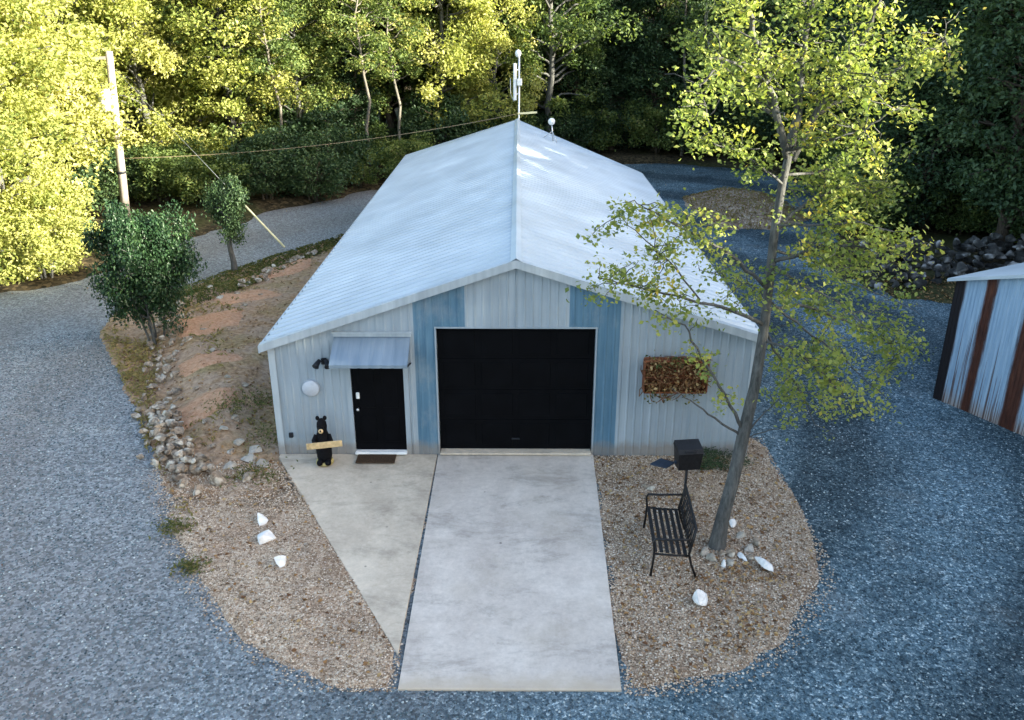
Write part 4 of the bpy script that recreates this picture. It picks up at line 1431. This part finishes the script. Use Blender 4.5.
k1 &= ~((P[:, 0] < 1.44 - .06 * rg.random(len(P))) & (P[:, 1] > -6.3))
P = np.concatenate([P[k1], P2[k2]]); Z = np.maximum(np.concatenate([Z[k1], Z2[k2]]), .0)
pebbles('loose_pebbles', P, Z + .008, .017, M['peb_tan'], rg)

# ------------------------------------------------------------------ the wood
protos = {}
def proto(key, *a, **k):
    o = make_tree(*a, **k)
    protos[key] = [o, False]
G_LIT = 'sunlit trees along the left road'
LAB = {
    'lit': ('yellow-green broadleaf tree in full sun at the left edge', G_LIT),
    'mid': ('tall mixed green tree in the wood behind the garage', 'trees of the wood behind the garage'),
    'pale': ('slender pale-trunked tree in the wood behind the garage', 'pale trunks in the wood behind the garage'),
    'dark': ('dark green shaded tree in the wood on the right', 'shaded trees on the right'),
    'under': ('low dark green bush along the edge of the wood', 'bushes along the edge of the wood'),
}
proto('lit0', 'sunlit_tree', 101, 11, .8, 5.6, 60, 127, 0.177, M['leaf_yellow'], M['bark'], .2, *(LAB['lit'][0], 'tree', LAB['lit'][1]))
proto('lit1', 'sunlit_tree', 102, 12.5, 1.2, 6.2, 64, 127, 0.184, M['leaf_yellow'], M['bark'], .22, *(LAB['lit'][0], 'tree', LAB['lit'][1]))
proto('mid0', 'forest_tree', 103, 13, 2.2, 5.4, 56, 113, 0.184, M['leaf_mid'], M['bark'], .2, *(LAB['mid'][0], 'tree', LAB['mid'][1]))
proto('mid1', 'forest_tree', 104, 14.5, 3.0, 5.8, 60, 113, 0.19, M['leaf_mid'], M['bark_dark'], .22, *(LAB['mid'][0], 'tree', LAB['mid'][1]))
proto('mid2', 'forest_tree', 108, 12, 1.6, 5.0, 54, 113, 0.177, M['leaf_yellow'], M['bark'], .18, *(LAB['mid'][0], 'tree', LAB['mid'][1]))
proto('pale0', 'pale_trunk_tree', 105, 13, 5.0, 3.0, 40, 57, 0.163, M['leaf_mid'], M['bark_pale'], .1, *(LAB['pale'][0], 'tree', LAB['pale'][1]))
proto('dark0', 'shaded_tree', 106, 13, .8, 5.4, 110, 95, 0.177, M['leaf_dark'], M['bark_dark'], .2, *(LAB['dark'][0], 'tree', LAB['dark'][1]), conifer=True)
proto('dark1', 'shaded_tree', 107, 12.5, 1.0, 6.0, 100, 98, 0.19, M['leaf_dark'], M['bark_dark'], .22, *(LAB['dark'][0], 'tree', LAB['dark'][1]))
proto('under2', 'sunlit_bush', 111, 2.6, .1, 3.0, 44, 78, .15, M['leaf_yellow'], M['bark'], .05, 'low yellow-green bush in sun at the edge of the left gravel road', 'bush', 'sunlit bushes at the left road edge', stems=4)
proto('under0', 'forest_bush', 109, 2.6, .15, 3.0, 44, 78, 0.136, M['leaf_dark'], M['bark_dark'], .05, *(LAB['under'][0], 'bush', LAB['under'][1]), stems=4)
proto('under1', 'forest_bush', 110, 2.0, .15, 2.6, 36, 74, 0.136, M['leaf_mid'], M['bark_dark'], .05, *(LAB['under'][0], 'bush', LAB['under'][1]), stems=4)

rw = random.Random(77)


def plant(key, x, y, sc=1.0, label=None, group=None):
    o, used = protos[key]
    if used: o = copy_tree(o)
    else: protos[key][1] = True
    z = float(forest_z(np.array([[x, y]]))[0])
    o.location = (x, y, z)
    o.rotation_euler = (0, 0, rw.uniform(0, 6.28))
    o.scale = (sc * rw.uniform(.92, 1.08), sc * rw.uniform(.92, 1.08), sc * rw.uniform(.93, 1.1))
    if label: o['label'] = label
    if group: o['group'] = group
    return o


# left, in the sun
for i, (x, y) in enumerate([(-16.9, 13.0), (-18.6, 11.2), (-17.6, 16.4), (-21, 14), (-20.5, 18.8), (-24, 17), (-22, 11), (-16.3, 10.9), (-19.4, 9.9)]):
    plant(('lit0', 'lit1')[i % 2], x, y, .95 if i < 7 else .72)
for i, (x, y) in enumerate([(-19.2, 23.5), (-16.4, 25.2), (-13.4, 27.2), (-22, 26.5), (-18, 29), (-14.6, 31), (-25, 22.5), (-25, 30), (-21, 33), (-28, 26), (-17, 35), (-29, 19)]):
    plant(('lit1', 'lit0')[i % 2], x, y, 1.0)
for x, y in [(-14.9, 11.4), (-16.0, 10.9), (-17.3, 10.4), (-18.8, 10.3), (-15.4, 12.6), (-20.5, 10.4)]:
    plant('under2', x, y, rw.uniform(.7, .95))
# the middle
spots = []
def far_enough(x, y, d): return all((x - a) ** 2 + (y - b) ** 2 > d * d for a, b in spots)
def fill(keys, n, xr, yr, dmin, sc, test=None):
    c = 0
    for _ in range(n * 40):
        if c >= n: break
        x, y = rw.uniform(*xr), rw.uniform(*yr)
        if sdist(np.array([[x, y]]), ROAD)[0] > -1.3: continue
        if not far_enough(x, y, dmin) or (test and not test(x, y)): continue
        spots.append((x, y)); c += 1
        plant(rw.choice(keys), x, y, rw.uniform(*sc))
for x, y, k_ in ((-8.5, 31, 'dark0'), (-2.4, 35, 'dark0'), (3.2, 36.5, 'dark1'), (5.6, 37.5, 'dark0'), (8, 37.2, 'dark1'), (1, 39.5, 'dark0'), (6.8, 40.5, 'dark1'), (10.5, 37.5, 'dark0')):
    spots.append((x, y))
    plant(k_, x, y, .62 if x < 2 else .82, 'dark evergreen tree among the lighter trees behind the garage', 'dark evergreens behind the garage')
fill(['mid0', 'mid1', 'mid0', 'mid1', 'dark1', 'mid2'], 44, (-14, 9), (27, 52), 2.5, (.85, 1.12), lambda x, y: y > 27 - (x + 14) * -.35 or y > 36)
fill(['pale0'], 10, (-13, 10), (25, 42), 2.0, (.8, 1.1))
fill(['mid1', 'mid2', 'lit1'], 16, (-30, -10), (36, 54), 3.0, (1.0, 1.2))
# the right, in shade
fill(['dark0', 'dark1', 'dark1'], 34, (8, 30), (32, 52), 2.6, (.74, .86))
fill(['dark0', 'dark1'], 30, (14.5, 32), (13.5, 33), 2.7, (.8, .92))
# out to the right of the picture: the trees that shade the yard
y = -44
while y < 14:
    for j, x0 in enumerate((23.5, 27, 30.5)):
        plant(rw.choice(['dark0', 'dark1', 'dark1']), x0 + rw.uniform(-.7, .7), y + j * 1.1 + rw.uniform(-.5, .5), rw.uniform(.9, 1.05) * 1.0)
    y += 3.1
y = 13
while y < 46:
    plant(rw.choice(['dark0', 'dark1']), 34 + rw.uniform(-.8, .8), y, 1.05)
    y += 3.0
# undergrowth along the edge
edge = [(-9.3, 23.4), (-10.6, 22.6), (-7.4, 26.2), (-5.6, 28), (-13.5, 27), (-9, 26), (-12.6, 21.3), (-18.4, 17.0), (-13.9, 22.8), (-17, 21.3), (-18.2, 20), (-15.8, 22.4), (-4, 31.5), (-1, 33), (2, 35), (5, 36), (8, 36.2), (11, 35.2),
        (14, 33.4), (15.6, 30.5), (16, 27), (15.4, 23), (14.4, 19.6), (13.4, 16.6), (16, 17), (18, 15.8), (20.5, 16), (-8, 30), (-5.5, 33), (-11.5, 30), (-2.5, 35), (1, 38), (5, 39), (9, 39), (13, 38)]
for i, (x, y) in enumerate(edge):
    plant('under0' if rw.random() < .4 else 'under1', x + rw.uniform(-.4, .4), y + rw.uniform(-.4, .4), rw.uniform(.75, 1.2))
